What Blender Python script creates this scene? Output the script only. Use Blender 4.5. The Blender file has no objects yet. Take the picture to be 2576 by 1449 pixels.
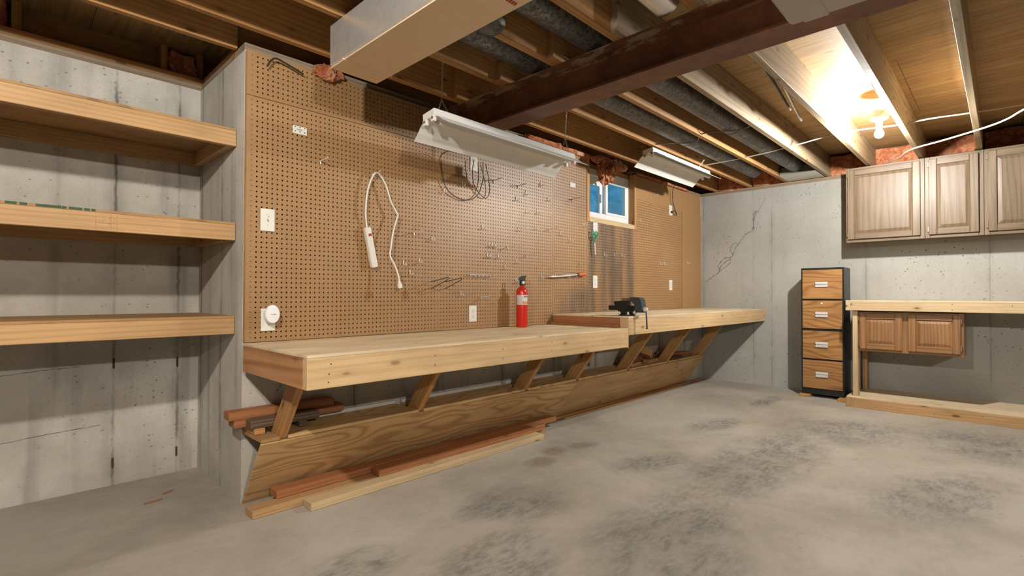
import bpy, bmesh, math, random
import numpy as np
from mathutils import Vector, Matrix, noise as mnoise

# ------------------------------------------------------------------ camera, world, exposure
scene = bpy.context.scene
C = scene.collection
PI = math.pi
FPX = 1280.0
YAW, PITCH, ROLL = math.radians(44.047), math.radians(0.733), math.radians(0.139)
CAM = Vector((-0.893, -2.734, 1.041))
fwd = Vector((math.cos(YAW) * math.cos(PITCH), math.sin(YAW) * math.cos(PITCH), math.sin(PITCH)))
rt = Vector((math.sin(YAW), -math.cos(YAW), 0))
up = rt.cross(fwd)
rt2 = rt * math.cos(ROLL) + up * math.sin(ROLL)
up2 = -rt * math.sin(ROLL) + up * math.cos(ROLL)
cd = bpy.data.cameras.new('camera')
cam = bpy.data.objects.new('camera', cd)
C.objects.link(cam)
cam.matrix_world = Matrix(((rt2.x, up2.x, -fwd.x, CAM.x), (rt2.y, up2.y, -fwd.y, CAM.y), (rt2.z, up2.z, -fwd.z, CAM.z), (0, 0, 0, 1)))
cd.sensor_width = 36.0
cd.lens = FPX / 2576.0 * 36.0
cd.clip_start = 0.05
scene.camera = cam
vs = scene.view_settings
vs.view_transform = 'Standard'
vs.look = 'None'
vs.gamma = 1.0
vs.use_curve_mapping = False
vs.exposure = 0.12
BULB_A, BULB_B, BULB_C = 140.0, 142.0, 215.0     # watts of the three bare bulbs
COL_A, COL_B = (1.0, 0.995, 0.95), (1.0, 0.965, 0.88)
world = bpy.data.worlds.new('outdoor_sky')
scene.world = world
world.use_nodes = True
world.node_tree.nodes['Background'].inputs[0].default_value = (0.50, 0.80, 1.0, 1)
world.node_tree.nodes['Background'].inputs[1].default_value = 1.7
scene.cycles.use_light_tree = False
scene.cycles.max_bounces = 4
scene.cycles.diffuse_bounces = 2
scene.cycles.use_adaptive_sampling = True
scene.cycles.adaptive_threshold = 0.06
scene.cycles.glossy_bounces = 2
scene.cycles.caustics_reflective = False
scene.cycles.caustics_refractive = False

# ------------------------------------------------------------------ materials
class NT:
    def __init__(s, name):
        s.m = bpy.data.materials.new(name)
        s.m.use_nodes = True
        s.t = s.m.node_tree
        s.b = s.t.nodes['Principled BSDF']
        s._tc = None

    def n(s, typ, ins=None, **kw):
        nd = s.t.nodes.new(typ)
        for k, v in kw.items():
            setattr(nd, k, v)
        for k, v in (ins or {}).items():
            if isinstance(v, bpy.types.NodeSocket):
                s.t.links.new(v, nd.inputs[k])
            else:
                nd.inputs[k].default_value = v
        return nd

    def math(s, op, a, b=0.0, c=0.0):
        return s.n('ShaderNodeMath', {0: a, 1: b, 2: c}, operation=op).outputs[0]

    def vmath(s, op, a, b=(0, 0, 0)):
        nd = s.n('ShaderNodeVectorMath', {0: a, 1: b}, operation=op)
        return nd.outputs['Value'] if op in ('LENGTH', 'DOT_PRODUCT', 'DISTANCE') else nd.outputs[0]

    def obj(s):
        if s._tc is None:
            s._tc = s.n('ShaderNodeTexCoord').outputs['Object']
        return s._tc

    def noise(s, vec, scale, detail=3.0, rough=0.55, dist=0.0):
        return s.n('ShaderNodeTexNoise', {'Vector': vec, 'Scale': scale, 'Detail': detail, 'Roughness': rough, 'Distortion': dist})

    def mix(s, f, a, b, blend='MIX'):
        nd = s.t.nodes.new('ShaderNodeMix')
        nd.data_type = 'RGBA'
        nd.blend_type = blend
        for i, v in ((0, f), (6, a), (7, b)):
            if isinstance(v, bpy.types.NodeSocket):
                s.t.links.new(v, nd.inputs[i])
            else:
                nd.inputs[i].default_value = v if i == 0 else (*v[:3], 1)
        return nd.outputs[2]

    def step(s, v, lo, hi, a=0.0, b=1.0):
        return s.n('ShaderNodeMapRange', {0: v, 1: lo, 2: hi, 3: a, 4: b}, interpolation_type='SMOOTHSTEP').outputs[0]

    def out(s, col=None, rough=None, metal=None, bump=None, bstr=0.3, bdist=0.002, **kw):
        for k, v in (('Base Color', col), ('Roughness', rough), ('Metallic', metal)):
            if v is None:
                continue
            if isinstance(v, bpy.types.NodeSocket):
                s.t.links.new(v, s.b.inputs[k])
            else:
                s.b.inputs[k].default_value = (*v[:3], 1) if k == 'Base Color' else v
        if bump is not None:
            bn = s.n('ShaderNodeBump', {'Strength': bstr, 'Distance': bdist, 'Height': bump})
            s.t.links.new(bn.outputs[0], s.b.inputs['Normal'])
        for k, v in kw.items():
            s.b.inputs[k.replace('_', ' ')].default_value = v
        return s.m


def plain(name, col, rough=0.5, metal=0.0, var=0.08, scale=20.0, bstr=0.0, **kw):
    t = NT(name)
    ns = t.noise(t.obj(), scale, 4)
    c = t.mix(ns.outputs[0], [x * (1 - var) for x in col], [min(1, x * (1 + var)) for x in col])
    return t.out(c, rough, metal, ns.outputs[0] if bstr else None, bstr, 0.001, **kw)


def wood(name, c1, c2, lin=70.0, contrast=0.5, knots=0.0, rough=0.62, ply=False, tone=0.18, grain=0.3, spec=0.3, warp=None, stretch=None):
    """lumber (fine near-parallel growth rings, local x = grain) or rotary-cut plywood (wide swirling contours)"""
    t = NT(name)
    rnd = t.n('ShaderNodeObjectInfo').outputs['Random']
    off = t.n('ShaderNodeCombineXYZ', {0: t.math('MULTIPLY', rnd, 37.0), 1: t.math('MULTIPLY', rnd, 3.1), 2: t.math('MULTIPLY', rnd, 1.7)}).outputs[0]
    v = t.vmath('ADD', t.obj(), off)
    st = stretch or ((0.9, 4.2, 4.2) if ply else (0.55, 6.0, 6.0))
    w = warp or (9.0 if ply else 3.2)
    n1 = t.noise(t.vmath('MULTIPLY', v, st), 1.0, 1.5, 0.45).outputs[0]
    lincoord = t.vmath('DOT_PRODUCT', v, (0.0, lin, lin * 0.8))
    ph = t.math('MULTIPLY_ADD', n1, w, lincoord)
    tri = t.math('MULTIPLY', t.math('PINGPONG', ph, 0.5), 2.0)
    f = t.math('MULTIPLY', t.step(tri, 0.35, 1.0), contrast)
    col = t.mix(f, c1, c2)
    fine = t.noise(t.vmath('MULTIPLY', v, (4, 150, 150)), 1.0, 2.0).outputs[0]
    col = t.mix(t.math('MULTIPLY', t.step(fine, 0.45, 0.75), grain), col, [x * 0.72 for x in c2])
    big = t.noise(t.vmath('MULTIPLY', v, (1.2, 4, 4)), 1.5, 2.0).outputs[0]
    col = t.mix(t.step(big, 0.35, 0.7), t.mix(1.0, col, (1 - tone,) * 3, 'MULTIPLY'), col)
    if knots:
        vo = t.n('ShaderNodeTexVoronoi', {'Vector': t.vmath('MULTIPLY', v, (4.5, 12, 12)), 'Scale': 1.0, 'Randomness': 1.0}).outputs['Distance']
        col = t.mix(t.math('MULTIPLY', t.step(vo, 0.06, 0.30, 1.0, 0.0), knots * 0.4), col, [x * 0.5 for x in c2])
        col = t.mix(t.math('MULTIPLY', t.step(vo, 0.08, 0.15, 1.0, 0.0), knots), col, (0.15, 0.058, 0.022))
    return t.out(col, rough, 0.0, Specular_IOR_Level=spec)


def concrete(name, base, dark, axis=None, seams=(), speckle=0.6, streak=0.25, sw=0.011, ss=1.0):
    t = NT(name)
    v = t.obj()
    a = t.noise(v, 1.1, 5, 0.62).outputs[0]
    col = t.mix(t.step(a, 0.34, 0.68), dark, base)
    st = t.noise(t.vmath('MULTIPLY', v, (9, 9, 0.55)), 1.0, 4, 0.6).outputs[0]
    col = t.mix(t.math('MULTIPLY', t.step(st, 0.5, 0.75), streak), col, [x * 0.5 for x in dark])
    fn = t.noise(v, 55, 3, 0.7).outputs[0]
    col = t.mix(t.math('MULTIPLY', t.step(fn, 0.45, 0.8), 0.3), col, [x * 0.6 for x in base])
    vo = t.n('ShaderNodeTexVoronoi', {'Vector': t.vmath('MULTIPLY', v, (1, 1, 1.35)), 'Scale': 22.0}).outputs['Distance']
    gate = t.step(t.noise(v, 2.0, 4).outputs[0], 0.40, 0.60)
    sp = t.math('MULTIPLY', t.step(vo, 0.10, 0.17, 1.0, 0.0), t.math('MULTIPLY', gate, speckle))
    vo2 = t.n('ShaderNodeTexVoronoi', {'Vector': v, 'Scale': 60.0}).outputs['Distance']
    sp2 = t.math('MULTIPLY', t.step(vo2, 0.10, 0.2, 1.0, 0.0), t.math('MULTIPLY', gate, speckle * 0.5))
    col = t.mix(t.math('MAXIMUM', sp, sp2), col, [x * 0.16 for x in dark])
    if axis is not None:
        xyz = t.n('ShaderNodeSeparateXYZ', {0: v}).outputs
        wob = t.math('MULTIPLY', t.math('SUBTRACT', t.noise(v, 30, 3).outputs[0], 0.5), 0.02)
        pos = t.math('ADD', xyz['xyz'.index(axis)], wob)
        tot = None
        soft = None
        for s in seams:
            d = t.math('ABSOLUTE', t.math('SUBTRACT', pos, s))
            m = t.step(d, 0.0, sw, 1.0, 0.0)
            m2 = t.step(d, 0.0, sw * 6, 1.0, 0.0)
            tot = m if tot is None else t.math('MAXIMUM', tot, m)
            soft = m2 if soft is None else t.math('MAXIMUM', soft, m2)
        mod = t.step(t.noise(t.vmath('MULTIPLY', v, (6, 6, 3.0)), 1.0, 3).outputs[0], 0.36, 0.6)
        col = t.mix(t.math('MULTIPLY', soft, t.math('MULTIPLY', mod, 0.35 * ss)), col, [x * 0.4 for x in dark])
        col = t.mix(t.math('MULTIPLY', tot, t.math('MULTIPLY_ADD', mod, 0.55 * ss, 0.2 * ss)), col, [x * 0.22 for x in dark])
    h = t.math('SUBTRACT', t.math('MULTIPLY', fn, 0.5), sp)
    return t.out(col, 0.9, 0.0, h, 0.5, 0.003, Specular_IOR_Level=0.2)


M = {}
M['pine'] = wood('pine', (0.58, 0.36, 0.175), (0.45, 0.24, 0.09), 55, 0.5, 0.85)
M['pine_clear'] = wood('pine_clear', (0.72, 0.51, 0.28), (0.60, 0.38, 0.18), 40, 0.55, 0.5)
M['pine_pale'] = wood('pine_pale', (0.68, 0.51, 0.305), (0.55, 0.365, 0.18), 55, 0.5, 0.85)
M['fir_red'] = wood('fir_red', (0.47, 0.20, 0.085), (0.33, 0.115, 0.042), 60, 0.6, 0.5)
M['fir_end'] = wood('fir_end', (0.57, 0.31, 0.145), (0.38, 0.155, 0.06), 26, 0.8, 0.4, warp=6.0)
M['brace'] = wood('brace_pine', (0.60, 0.32, 0.12), (0.43, 0.19, 0.06), 50, 0.5, 0.8)
M['weathered'] = wood('weathered_wood', (0.19, 0.125, 0.085), (0.085, 0.05, 0.032), 70, 0.8, 0.2, 0.85)
M['joist'] = wood('joist_wood', (0.55, 0.295, 0.115), (0.38, 0.17, 0.055), 45, 0.6, 0.7)
M['joist_lit'] = wood('joist_lit_wood', (0.47, 0.35, 0.215), (0.34, 0.22, 0.105), 32, 0.7, 0.7, warp=5.0)  # same joist wood, bulb light put into a paler copy
M['subfloor'] = wood('subfloor_plywood', (0.60, 0.39, 0.175), (0.44, 0.235, 0.082), 14, 0.5, 0.55, ply=True, grain=0.55, stretch=(0.5, 5, 5), warp=5)
M['ply_fir'] = wood('fir_plywood', (0.80, 0.51, 0.24), (0.47, 0.245, 0.095), 8, 0.72, 0.0, ply=True, grain=0.35, warp=14, stretch=(1.1, 4.0, 4.0))
M['ply_birch'] = wood('birch_plywood', (0.64, 0.40, 0.185), (0.50, 0.285, 0.115), 3, 0.5, 0.5, ply=True, grain=0.3, warp=6)
M['ply_top'] = wood('benchtop_plywood', (0.84, 0.68, 0.46), (0.70, 0.51, 0.30), 4, 0.5, 0.4, ply=True, grain=0.4, warp=6)
M['ply_shelf'] = wood('shelf_plywood', (0.47, 0.275, 0.115), (0.34, 0.17, 0.06), 8, 0.5, 0.4, ply=True)
M['ply_dark'] = wood('sheathing_plywood', (0.40, 0.21, 0.075), (0.24, 0.11, 0.036), 6, 0.5, 0.3, ply=True)
M['sill'] = wood('sill_wood', (0.34, 0.255, 0.175), (0.20, 0.14, 0.09), 50, 0.6, 0.5, 0.85)
M['oak'] = wood('oak_cabinet', (0.225, 0.158, 0.098), (0.125, 0.074, 0.038), 22, 0.5, 0.0, 0.42, grain=0.45, spec=0.4, warp=4.5)
M['oak_warm'] = wood('oak_cabinet_warm', (0.36, 0.185, 0.075), (0.21, 0.088, 0.03), 32, 0.6, 0.0, 0.36, grain=0.4, spec=0.5, warp=4.5)
M['laminate'] = wood('woodgrain_laminate', (0.46, 0.235, 0.08), (0.25, 0.10, 0.028), 22, 0.75, 0.0, 0.6, ply=True, grain=0.5, stretch=(1.6, 6, 6), warp=7)
M['con_right'] = concrete('concrete_right', (0.455, 0.44, 0.405), (0.375, 0.36, 0.322), 'y', (-0.033, -0.626, -0.826, -1.721, -2.644, -3.25, -3.85), 0.85, 0.12, 0.008, 0.5)  # same concrete as the recess, colour darkened to offset the near bulb's light
M['con_recess'] = concrete('concrete_recess', (0.68, 0.64, 0.585), (0.43, 0.395, 0.345), 'x', (-0.405, -0.108, -1.02, -1.63, -2.24), 0.55, 0.45, 0.012)  # same concrete, colour lightened to stand in for missing lamp light
M['con_return'] = concrete('concrete_return', (0.72, 0.675, 0.61), (0.52, 0.475, 0.42), 'y', (0.337, 0.70), 0.5, 0.55, 0.010)  # colour lightened in place of the light this side face lacks
M['con_back'] = concrete('concrete_back', (0.64, 0.60, 0.54), (0.46, 0.42, 0.365), 'x', (0.61, 1.22, 1.83, 2.44, 3.05, 3.66, 4.27, 4.88), 0.6, 0.4, 0.010)
M['con_other'] = concrete('concrete_other', (0.16, 0.125, 0.09), (0.10, 0.08, 0.055), None, (), 0.5, 0.3)


def floor_mat():
    t = NT('concrete_floor')
    v = t.obj()
    a = t.noise(v, 0.9, 5, 0.62, 0.4).outputs[0]
    col = t.mix(t.step(a, 0.36, 0.66), (0.36, 0.325, 0.275), (0.50, 0.46, 0.40))
    warm = t.noise(v, 2.2, 5).outputs[0]
    col = t.mix(t.math('MULTIPLY', t.step(warm, 0.5, 0.7), 0.4), col, (0.46, 0.39, 0.295))
    br = t.noise(t.vmath('MULTIPLY', v, (1.0, 1.6, 1)), 4.5, 6, 0.72, 0.3).outputs[0]
    br2 = t.noise(t.vmath('MULTIPLY', v, (1.0, 2.4, 1)), 16, 4, 0.7).outputs[0]
    brush = t.math('MULTIPLY', t.step(br, 0.36, 0.62), t.step(br2, 0.25, 0.65))

    def blob(cx, cy, rx, ry, ang=0.0):
        p = t.vmath('SUBTRACT', v, (cx, cy, 0))
        p = t.n('ShaderNodeVectorRotate', {'Vector': p, 'Angle': ang}, rotation_type='Z_AXIS').outputs[0]
        p = t.vmath('MULTIPLY', p, (1 / rx, 1 / ry, 0))
        return t.step(t.vmath('LENGTH', p), 0.25, 1.0, 1.0, 0.0)
    tot = None
    for b in ((3.75, -1.85, 0.75, 0.55, 0.5), (3.95, -2.75, 0.7, 0.9, 0), (2.5, -1.62, 1.5, 0.42, 0.05), (1.2, -1.66, 0.9, 0.40, -0.1), (0.45, -1.35, 0.6, 0.38, -0.3),
              (0.85, -1.92, 0.7, 0.30, -0.2), (0.95, -0.98, 0.42, 0.30, 0.4), (3.2, -1.05, 0.45, 0.22, 0.2), (2.6, -2.5, 0.8, 0.35, 0.3), (4.45, -1.05, 0.5, 0.14, 0), (2.0, -1.15, 0.45, 0.2, 0.3), (0.1, -0.95, 0.3, 0.2, 0)):
        m = blob(*b)
        tot = m if tot is None else t.math('MAXIMUM', tot, m)
    df = t.math('MULTIPLY', tot, t.math('MULTIPLY_ADD', brush, 0.55, 0.24))
    df = t.math('MAXIMUM', df, t.math('MULTIPLY', brush, 0.12))
    col = t.mix(df, col, (0.105, 0.11, 0.112))
    bs = None
    for b in ((1.74, -0.58, 0.17, 0.13, 0), (1.98, -0.63, 0.19, 0.11, 0.3), (1.53, -0.65, 0.19, 0.13, 0), (1.72, -0.62, 0.5, 0.28, 0.2)):
        m = t.math('MULTIPLY', blob(*b), 0.85 if b[2] < 0.2 else 0.30)
        bs = m if bs is None else t.math('MAXIMUM', bs, m)
    col = t.mix(t.math('MULTIPLY', bs, t.math('MULTIPLY_ADD', br2, 0.9, 0.2)), col, (0.16, 0.105, 0.065))
    vo = t.n('ShaderNodeTexVoronoi', {'Vector': v, 'Scale': 7.0}).outputs['Distance']
    col = t.mix(t.step(vo, 0.02, 0.035, 0.7, 0.0), col, (0.10, 0.075, 0.06))
    return t.out(col, t.step(br2, 0.3, 0.7, 0.62, 0.8), 0.0, Specular_IOR_Level=0.3)


M['floor'] = floor_mat()


def pegboard_mat():
    t = NT('pegboard_hardboard')
    v = t.obj()
    a = t.noise(v, 1.6, 5, 0.6).outputs[0]
    col = t.mix(t.step(a, 0.35, 0.65), (0.35, 0.188, 0.074), (0.395, 0.220, 0.092))
    f = t.noise(v, 160, 3).outputs[0]
    col = t.mix(t.math('MULTIPLY', f, 0.25), col, (0.24, 0.14, 0.07))
    # damp run-off stains below the window
    xyz = t.n('ShaderNodeSeparateXYZ', {0: v}).outputs
    run = t.noise(t.vmath('MULTIPLY', v, (9, 1, 0.7)), 1.0, 4, 0.6).outputs[0]
    mask = t.math('MULTIPLY', t.step(xyz[0], 2.86, 2.93), t.step(xyz[0], 3.64, 3.72, 1.0, 0.0))
    mask = t.math('MULTIPLY', mask, t.step(xyz[2], 1.70, 1.76, 1.0, 0.0))
    band = t.step(t.math('ABSOLUTE', t.math('SUBTRACT', xyz[0], t.math('MULTIPLY_ADD', xyz[2], 0.12, 2.98))), 0.03, 0.16, 1.0, 0.0)
    low = t.step(xyz[2], 1.0, 1.35, 0.0, 1.0)
    mask = t.math('MULTIPLY', mask, t.math('MULTIPLY_ADD', t.step(run, 0.36, 0.60), 0.62, 0.22))
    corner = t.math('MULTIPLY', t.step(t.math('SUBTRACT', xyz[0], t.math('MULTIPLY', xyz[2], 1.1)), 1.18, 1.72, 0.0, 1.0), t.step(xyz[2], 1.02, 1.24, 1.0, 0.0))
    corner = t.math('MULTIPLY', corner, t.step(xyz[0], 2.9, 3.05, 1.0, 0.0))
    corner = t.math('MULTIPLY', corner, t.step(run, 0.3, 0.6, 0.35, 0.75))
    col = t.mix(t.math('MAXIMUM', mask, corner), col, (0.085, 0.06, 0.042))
    return t.out(col, 0.47, 0.0, Specular_IOR_Level=0.8, IOR=1.5)


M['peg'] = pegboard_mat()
M['hardboard'] = plain('plain_hardboard', (0.37, 0.205, 0.085), 0.52, 0, 0.08, 3.0)


def rust_mat():
    t = NT('rusty_beam_paint')
    v = t.obj()
    a = t.noise(v, 5, 6, 0.65).outputs[0]
    col = t.mix(t.step(a, 0.35, 0.7), (0.14, 0.058, 0.034), (0.25, 0.105, 0.055))
    b = t.noise(t.vmath('MULTIPLY', v, (6, 2.0, 14)), 1.6, 6, 0.7).outputs[0]
    xyz = t.n('ShaderNodeSeparateXYZ', {0: v}).outputs
    topband = t.step(xyz[2], 2.262, 2.29)
    col = t.mix(t.math('MULTIPLY', t.step(b, 0.51, 0.57), topband), col, (0.42, 0.30, 0.20))
    vo = t.n('ShaderNodeTexVoronoi', {'Vector': t.vmath('MULTIPLY', v, (1, 0.6, 1)), 'Scale': 30.0}).outputs['Distance']
    col = t.mix(t.step(vo, 0.06, 0.10, 0.6, 0.0), col, (0.36, 0.20, 0.12))
    return t.out(col, 0.5, 0.25, a, 0.3, 0.002)


M['rust'] = rust_mat()


def galv_mat():
    t = NT('dusty_galvanized')
    v = t.obj()
    vo = t.n('ShaderNodeTexVoronoi', {'Vector': v, 'Scale': 70.0}).outputs['Color']
    g = t.n('ShaderNodeSeparateColor', {0: vo}).outputs[0]
    a = t.noise(v, 7, 6, 0.7).outputs[0]
    col = t.mix(g, (0.085, 0.082, 0.08), (0.21, 0.205, 0.195))
    col = t.mix(t.math('MULTIPLY', t.step(a, 0.54, 0.64), t.step(g, 0.3, 0.6)), col, (0.40, 0.36, 0.30))
    return t.out(col, 0.45, 0.55, a, 0.1, 0.002)


M['galv'] = galv_mat()


def foil_mat(name, col, metal, rough, lines=False, bs=0.6):
    t = NT(name)
    v = t.obj()
    a = t.noise(v, 14, 6, 0.65, 0.5).outputs[0]
    vo = t.n('ShaderNodeTexVoronoi', {'Vector': v, 'Scale': 11.0}, feature='DISTANCE_TO_EDGE').outputs[0]
    h = t.math('ADD', a, t.math('MULTIPLY', t.step(vo, 0.0, 0.05), 0.12))
    c = t.mix(a, [x * 0.85 for x in col], [min(1, x * 1.1) for x in col])
    if lines:
        wv = t.n('ShaderNodeTexWave', {'Vector': v, 'Scale': 28.0, 'Distortion': 0.6}, wave_type='BANDS', bands_direction='Y').outputs['Fac']
        c = t.mix(t.math('MULTIPLY', wv, 0.22), c, [x * 0.7 for x in col])
        h = t.math('MULTIPLY', wv, 0.3)
    return t.out(c, rough, metal, h, bs, 0.004)


M['foil'] = foil_mat('foil_facing', (0.78, 0.75, 0.71), 0.7, 0.24)
M['foil_reflect'] = foil_mat('foil_wood_reflection', (0.80, 0.62, 0.42), 0.15, 0.42, True, 0.15)  # foil tinted tan: reflection of lit wood put into its colour
M['foil_scrim'] = foil_mat('scrim_foil', (0.50, 0.45, 0.40), 0.45, 0.38, True, 0.2)
M['flex'] = plain('flex_aluminium', (0.70, 0.68, 0.66), 0.28, 0.9, 0.1, 8)
M['enamel'] = plain('white_enamel', (0.76, 0.74, 0.70), 0.38, 0.0, 0.04, 8)
M['plastic_white'] = plain('white_plastic', (0.80, 0.77, 0.70), 0.4, 0.0, 0.03, 20)
M['vinyl'] = plain('white_vinyl', (0.85, 0.85, 0.84), 0.4, 0.0, 0.03, 6)
M['white_glossy'] = plain('bright_white_plastic', (0.88, 0.88, 0.90), 0.25, 0.0, 0.02, 20)
M['copper'] = plain('copper_contact', (0.42, 0.22, 0.11), 0.4, 0.6)
M['steel'] = plain('zinc_steel', (0.82, 0.81, 0.79), 0.3, 0.35, 0.1, 40)
M['steel_dark'] = plain('dark_steel', (0.10, 0.10, 0.10), 0.4, 0.7, 0.2, 20)
M['chain'] = plain('chain_metal', (0.55, 0.50, 0.42), 0.4, 0.4, 0.1, 60)
M['brown_wire'] = plain('brown_cord', (0.06, 0.04, 0.025), 0.5)
M['black'] = plain('black_enamel', (0.012, 0.013, 0.013), 0.35, 0.0, 0.2, 10)
M['black_cast'] = plain('black_cast_iron', (0.013, 0.014, 0.016), 0.42, 0.3, 0.3, 30, 0.2)
M['vise_grey'] = plain('blue_grey_cast', (0.045, 0.055, 0.065), 0.45, 0.3, 0.2, 20, 0.2)
M['jaw_rust'] = plain('worn_jaw_steel', (0.22, 0.12, 0.085), 0.5, 0.5, 0.3, 60)
M['slot'] = plain('dark_slot', (0.03, 0.025, 0.02), 0.7)
M['silver'] = plain('brushed_handle', (0.78, 0.77, 0.76), 0.3, 0.35, 0.04, 30)
M['brass'] = plain('old_brass', (0.30, 0.24, 0.15), 0.35, 0.8, 0.2, 60)
M['red'] = plain('red_paint', (0.62, 0.022, 0.012), 0.22, 0.0, 0.04, 5)
M['label'] = plain('paper_label', (0.74, 0.70, 0.66), 0.5, 0.0, 0.04, 60)
M['label_grey'] = plain('label_print', (0.42, 0.40, 0.40), 0.5)
M['label_orange'] = plain('label_orange', (0.68, 0.30, 0.14), 0.5)
M['ink'] = plain('black_ink', (0.05, 0.05, 0.05), 0.6)
M['ink_red'] = plain('red_ink', (0.33, 0.03, 0.012), 0.6, 0, 0.3, 200)
M['ink_brown'] = plain('stamp_ink', (0.40, 0.22, 0.085), 0.7)
M['ink_green'] = plain('green_ink', (0.025, 0.07, 0.035), 0.7, 0, 0.4, 60)
M['orange'] = plain('orange_handle', (0.66, 0.14, 0.025), 0.4, 0, 0.1, 40)
M['green'] = plain('green_plastic', (0.02, 0.30, 0.16), 0.35)
M['pullring'] = plain('orange_ring', (0.60, 0.16, 0.06), 0.4)
M['cord_white'] = plain('white_cord', (0.78, 0.74, 0.66), 0.45)
M['cable'] = plain('cable_sheath', (0.56, 0.50, 0.40), 0.5)
M['cord_black'] = plain('black_cord', (0.02, 0.017, 0.014), 0.5)
M['porcelain'] = plain('porcelain', (0.85, 0.84, 0.82), 0.25, 0, 0.02)
M['bluepvc'] = plain('junction_box', (0.52, 0.46, 0.40), 0.5, 0.3)
M['crack'] = plain('crack_fill', (0.16, 0.145, 0.12), 0.9, 0, 0.3, 60)
M['rustspot'] = plain('tie_rust', (0.10, 0.045, 0.018), 0.9)
M['screw'] = plain('screw_head', (0.62, 0.60, 0.58), 0.3, 0.7)
M['screw_dark'] = plain('screw_head_dark', (0.16, 0.14, 0.13), 0.4, 0.6)
M['boot'] = plain('register_boot', (0.40, 0.41, 0.38), 0.45, 0.3, 0.15, 8)


def insul_mat():
    t = NT('pink_fibreglass')
    v = t.obj()
    a = t.noise(v, 22, 6, 0.7, 1.0).outputs[0]
    b = t.noise(v, 6, 4, 0.6).outputs[0]
    col = t.mix(t.step(a, 0.35, 0.65), (0.42, 0.11, 0.045), (0.72, 0.31, 0.165))  # crease shade put into the colour: noise lows turn darker red
    col = t.mix(t.step(b, 0.55, 0.7), col, (0.72, 0.42, 0.28))
    return t.out(col, 0.95, 0.0, a, 1.0, 0.02, Specular_IOR_Level=0.05)


M['insul'] = insul_mat()


def glass_mat():
    t = NT('window_glass')
    tr = t.n('ShaderNodeBsdfTransparent', {0: (0.80, 0.93, 1.0, 1)}).outputs[0]
    gl = t.n('ShaderNodeBsdfGlossy', {0: (1, 1, 1, 1), 'Roughness': 0.03}).outputs[0]
    mx = t.n('ShaderNodeMixShader', {0: 0.05, 1: tr, 2: gl}).outputs[0]
    t.t.links.new(mx, t.t.nodes['Material Output'].inputs[0])
    return t.m


M['glass'] = glass_mat()
M['leaf'] = plain('blue_green_leaves', (0.07, 0.19, 0.24), 0.7, 0, 0.75, 5)
M['lawn'] = plain('dry_lawn', (0.34, 0.42, 0.36), 0.9, 0, 0.3, 4)


def emis(name, col, strength):
    t = NT(name)
    return t.out((0.9, 0.9, 0.9), 0.4, Emission_Color=(*col, 1), Emission_Strength=strength)


M['led'] = emis('blue_indicator', (0.25, 0.3, 1.0), 1.5)
M['led'].cycles.emission_sampling = 'NONE'

# ------------------------------------------------------------------ geometry helpers
WM = {}


def link(name, data, Mw=None, parent=None, mat=None):
    o = bpy.data.objects.new(name, data)
    C.objects.link(o)
    Mw = Mw or Matrix()
    if mat is not None and data is not None:
        data.materials.clear()
        for m in (mat if isinstance(mat, (list, tuple)) else [mat]):
            data.materials.append(M[m])
    if parent is not None:
        o.parent = parent
        o.matrix_basis = WM[parent.name].inverted() @ Mw
    else:
        o.matrix_basis = Mw
    WM[o.name] = Mw
    return o


def tag(o, label, cat, group=None):
    o['label'] = label
    o['category'] = cat
    if group:
        o['group'] = group
    return o


def thing(name, loc, label, cat, group=None):
    return tag(link(name, None, Matrix.Translation(loc)), label, cat, group)


def struct(o):
    o['kind'] = 'structure'
    return o


def bm_mesh(bm, name, smooth=False):
    me = bpy.data.meshes.new(name)
    bm.normal_update()
    bm.to_mesh(me)
    bm.free()
    if smooth:
        me.polygons.foreach_set('use_smooth', [True] * len(me.polygons))
    return me


_cache = {}


def cube_me(l, w, t, bev):
    k = (round(l, 5), round(w, 5), round(t, 5), bev)
    if k in _cache:
        return _cache[k].copy()
    bm = bmesh.new()
    bmesh.ops.create_cube(bm, size=1.0)
    bmesh.ops.scale(bm, vec=(l, w, t), verts=bm.verts)
    b = min(bev, 0.3 * min(l, w, t))
    if b > 0:
        bmesh.ops.bevel(bm, geom=list(bm.edges), offset=b, segments=1, affect='EDGES')
    me = bm_mesh(bm, 'box')
    _cache[k] = me
    return me.copy()


def box(name, x0, x1, y0, y1, z0, z1, mat, parent=None, grain='x', bev=0.002):
    c = Vector(((x0 + x1) / 2, (y0 + y1) / 2, (z0 + z1) / 2))
    dx, dy, dz = x1 - x0, y1 - y0, z1 - z0
    if grain == 'x':
        R, d = Matrix(), (dx, dy, dz)
    elif grain == 'y':
        R, d = Matrix.Rotation(PI / 2, 4, 'Z'), (dy, dx, dz)
    else:
        R, d = Matrix.Rotation(-PI / 2, 4, 'Y'), (dz, dy, dx)
    return link(name, cube_me(*d, bev), Matrix.Translation(c) @ R, parent, mat)


def plank(name, a, b, w, t, mat, parent=None, upv=(0, 0, 1), bev=0.002):
    a, b = Vector(a), Vector(b)
    X = (b - a).normalized()
    Z = Vector(upv)
    Z = (Z - X * Z.dot(X)).normalized()
    Y = Z.cross(X)
    R = Matrix((X, Y, Z)).transposed().to_4x4()
    return link(name, cube_me((b - a).length, w, t, bev), Matrix.Translation((a + b) / 2) @ R, parent, mat)


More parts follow.
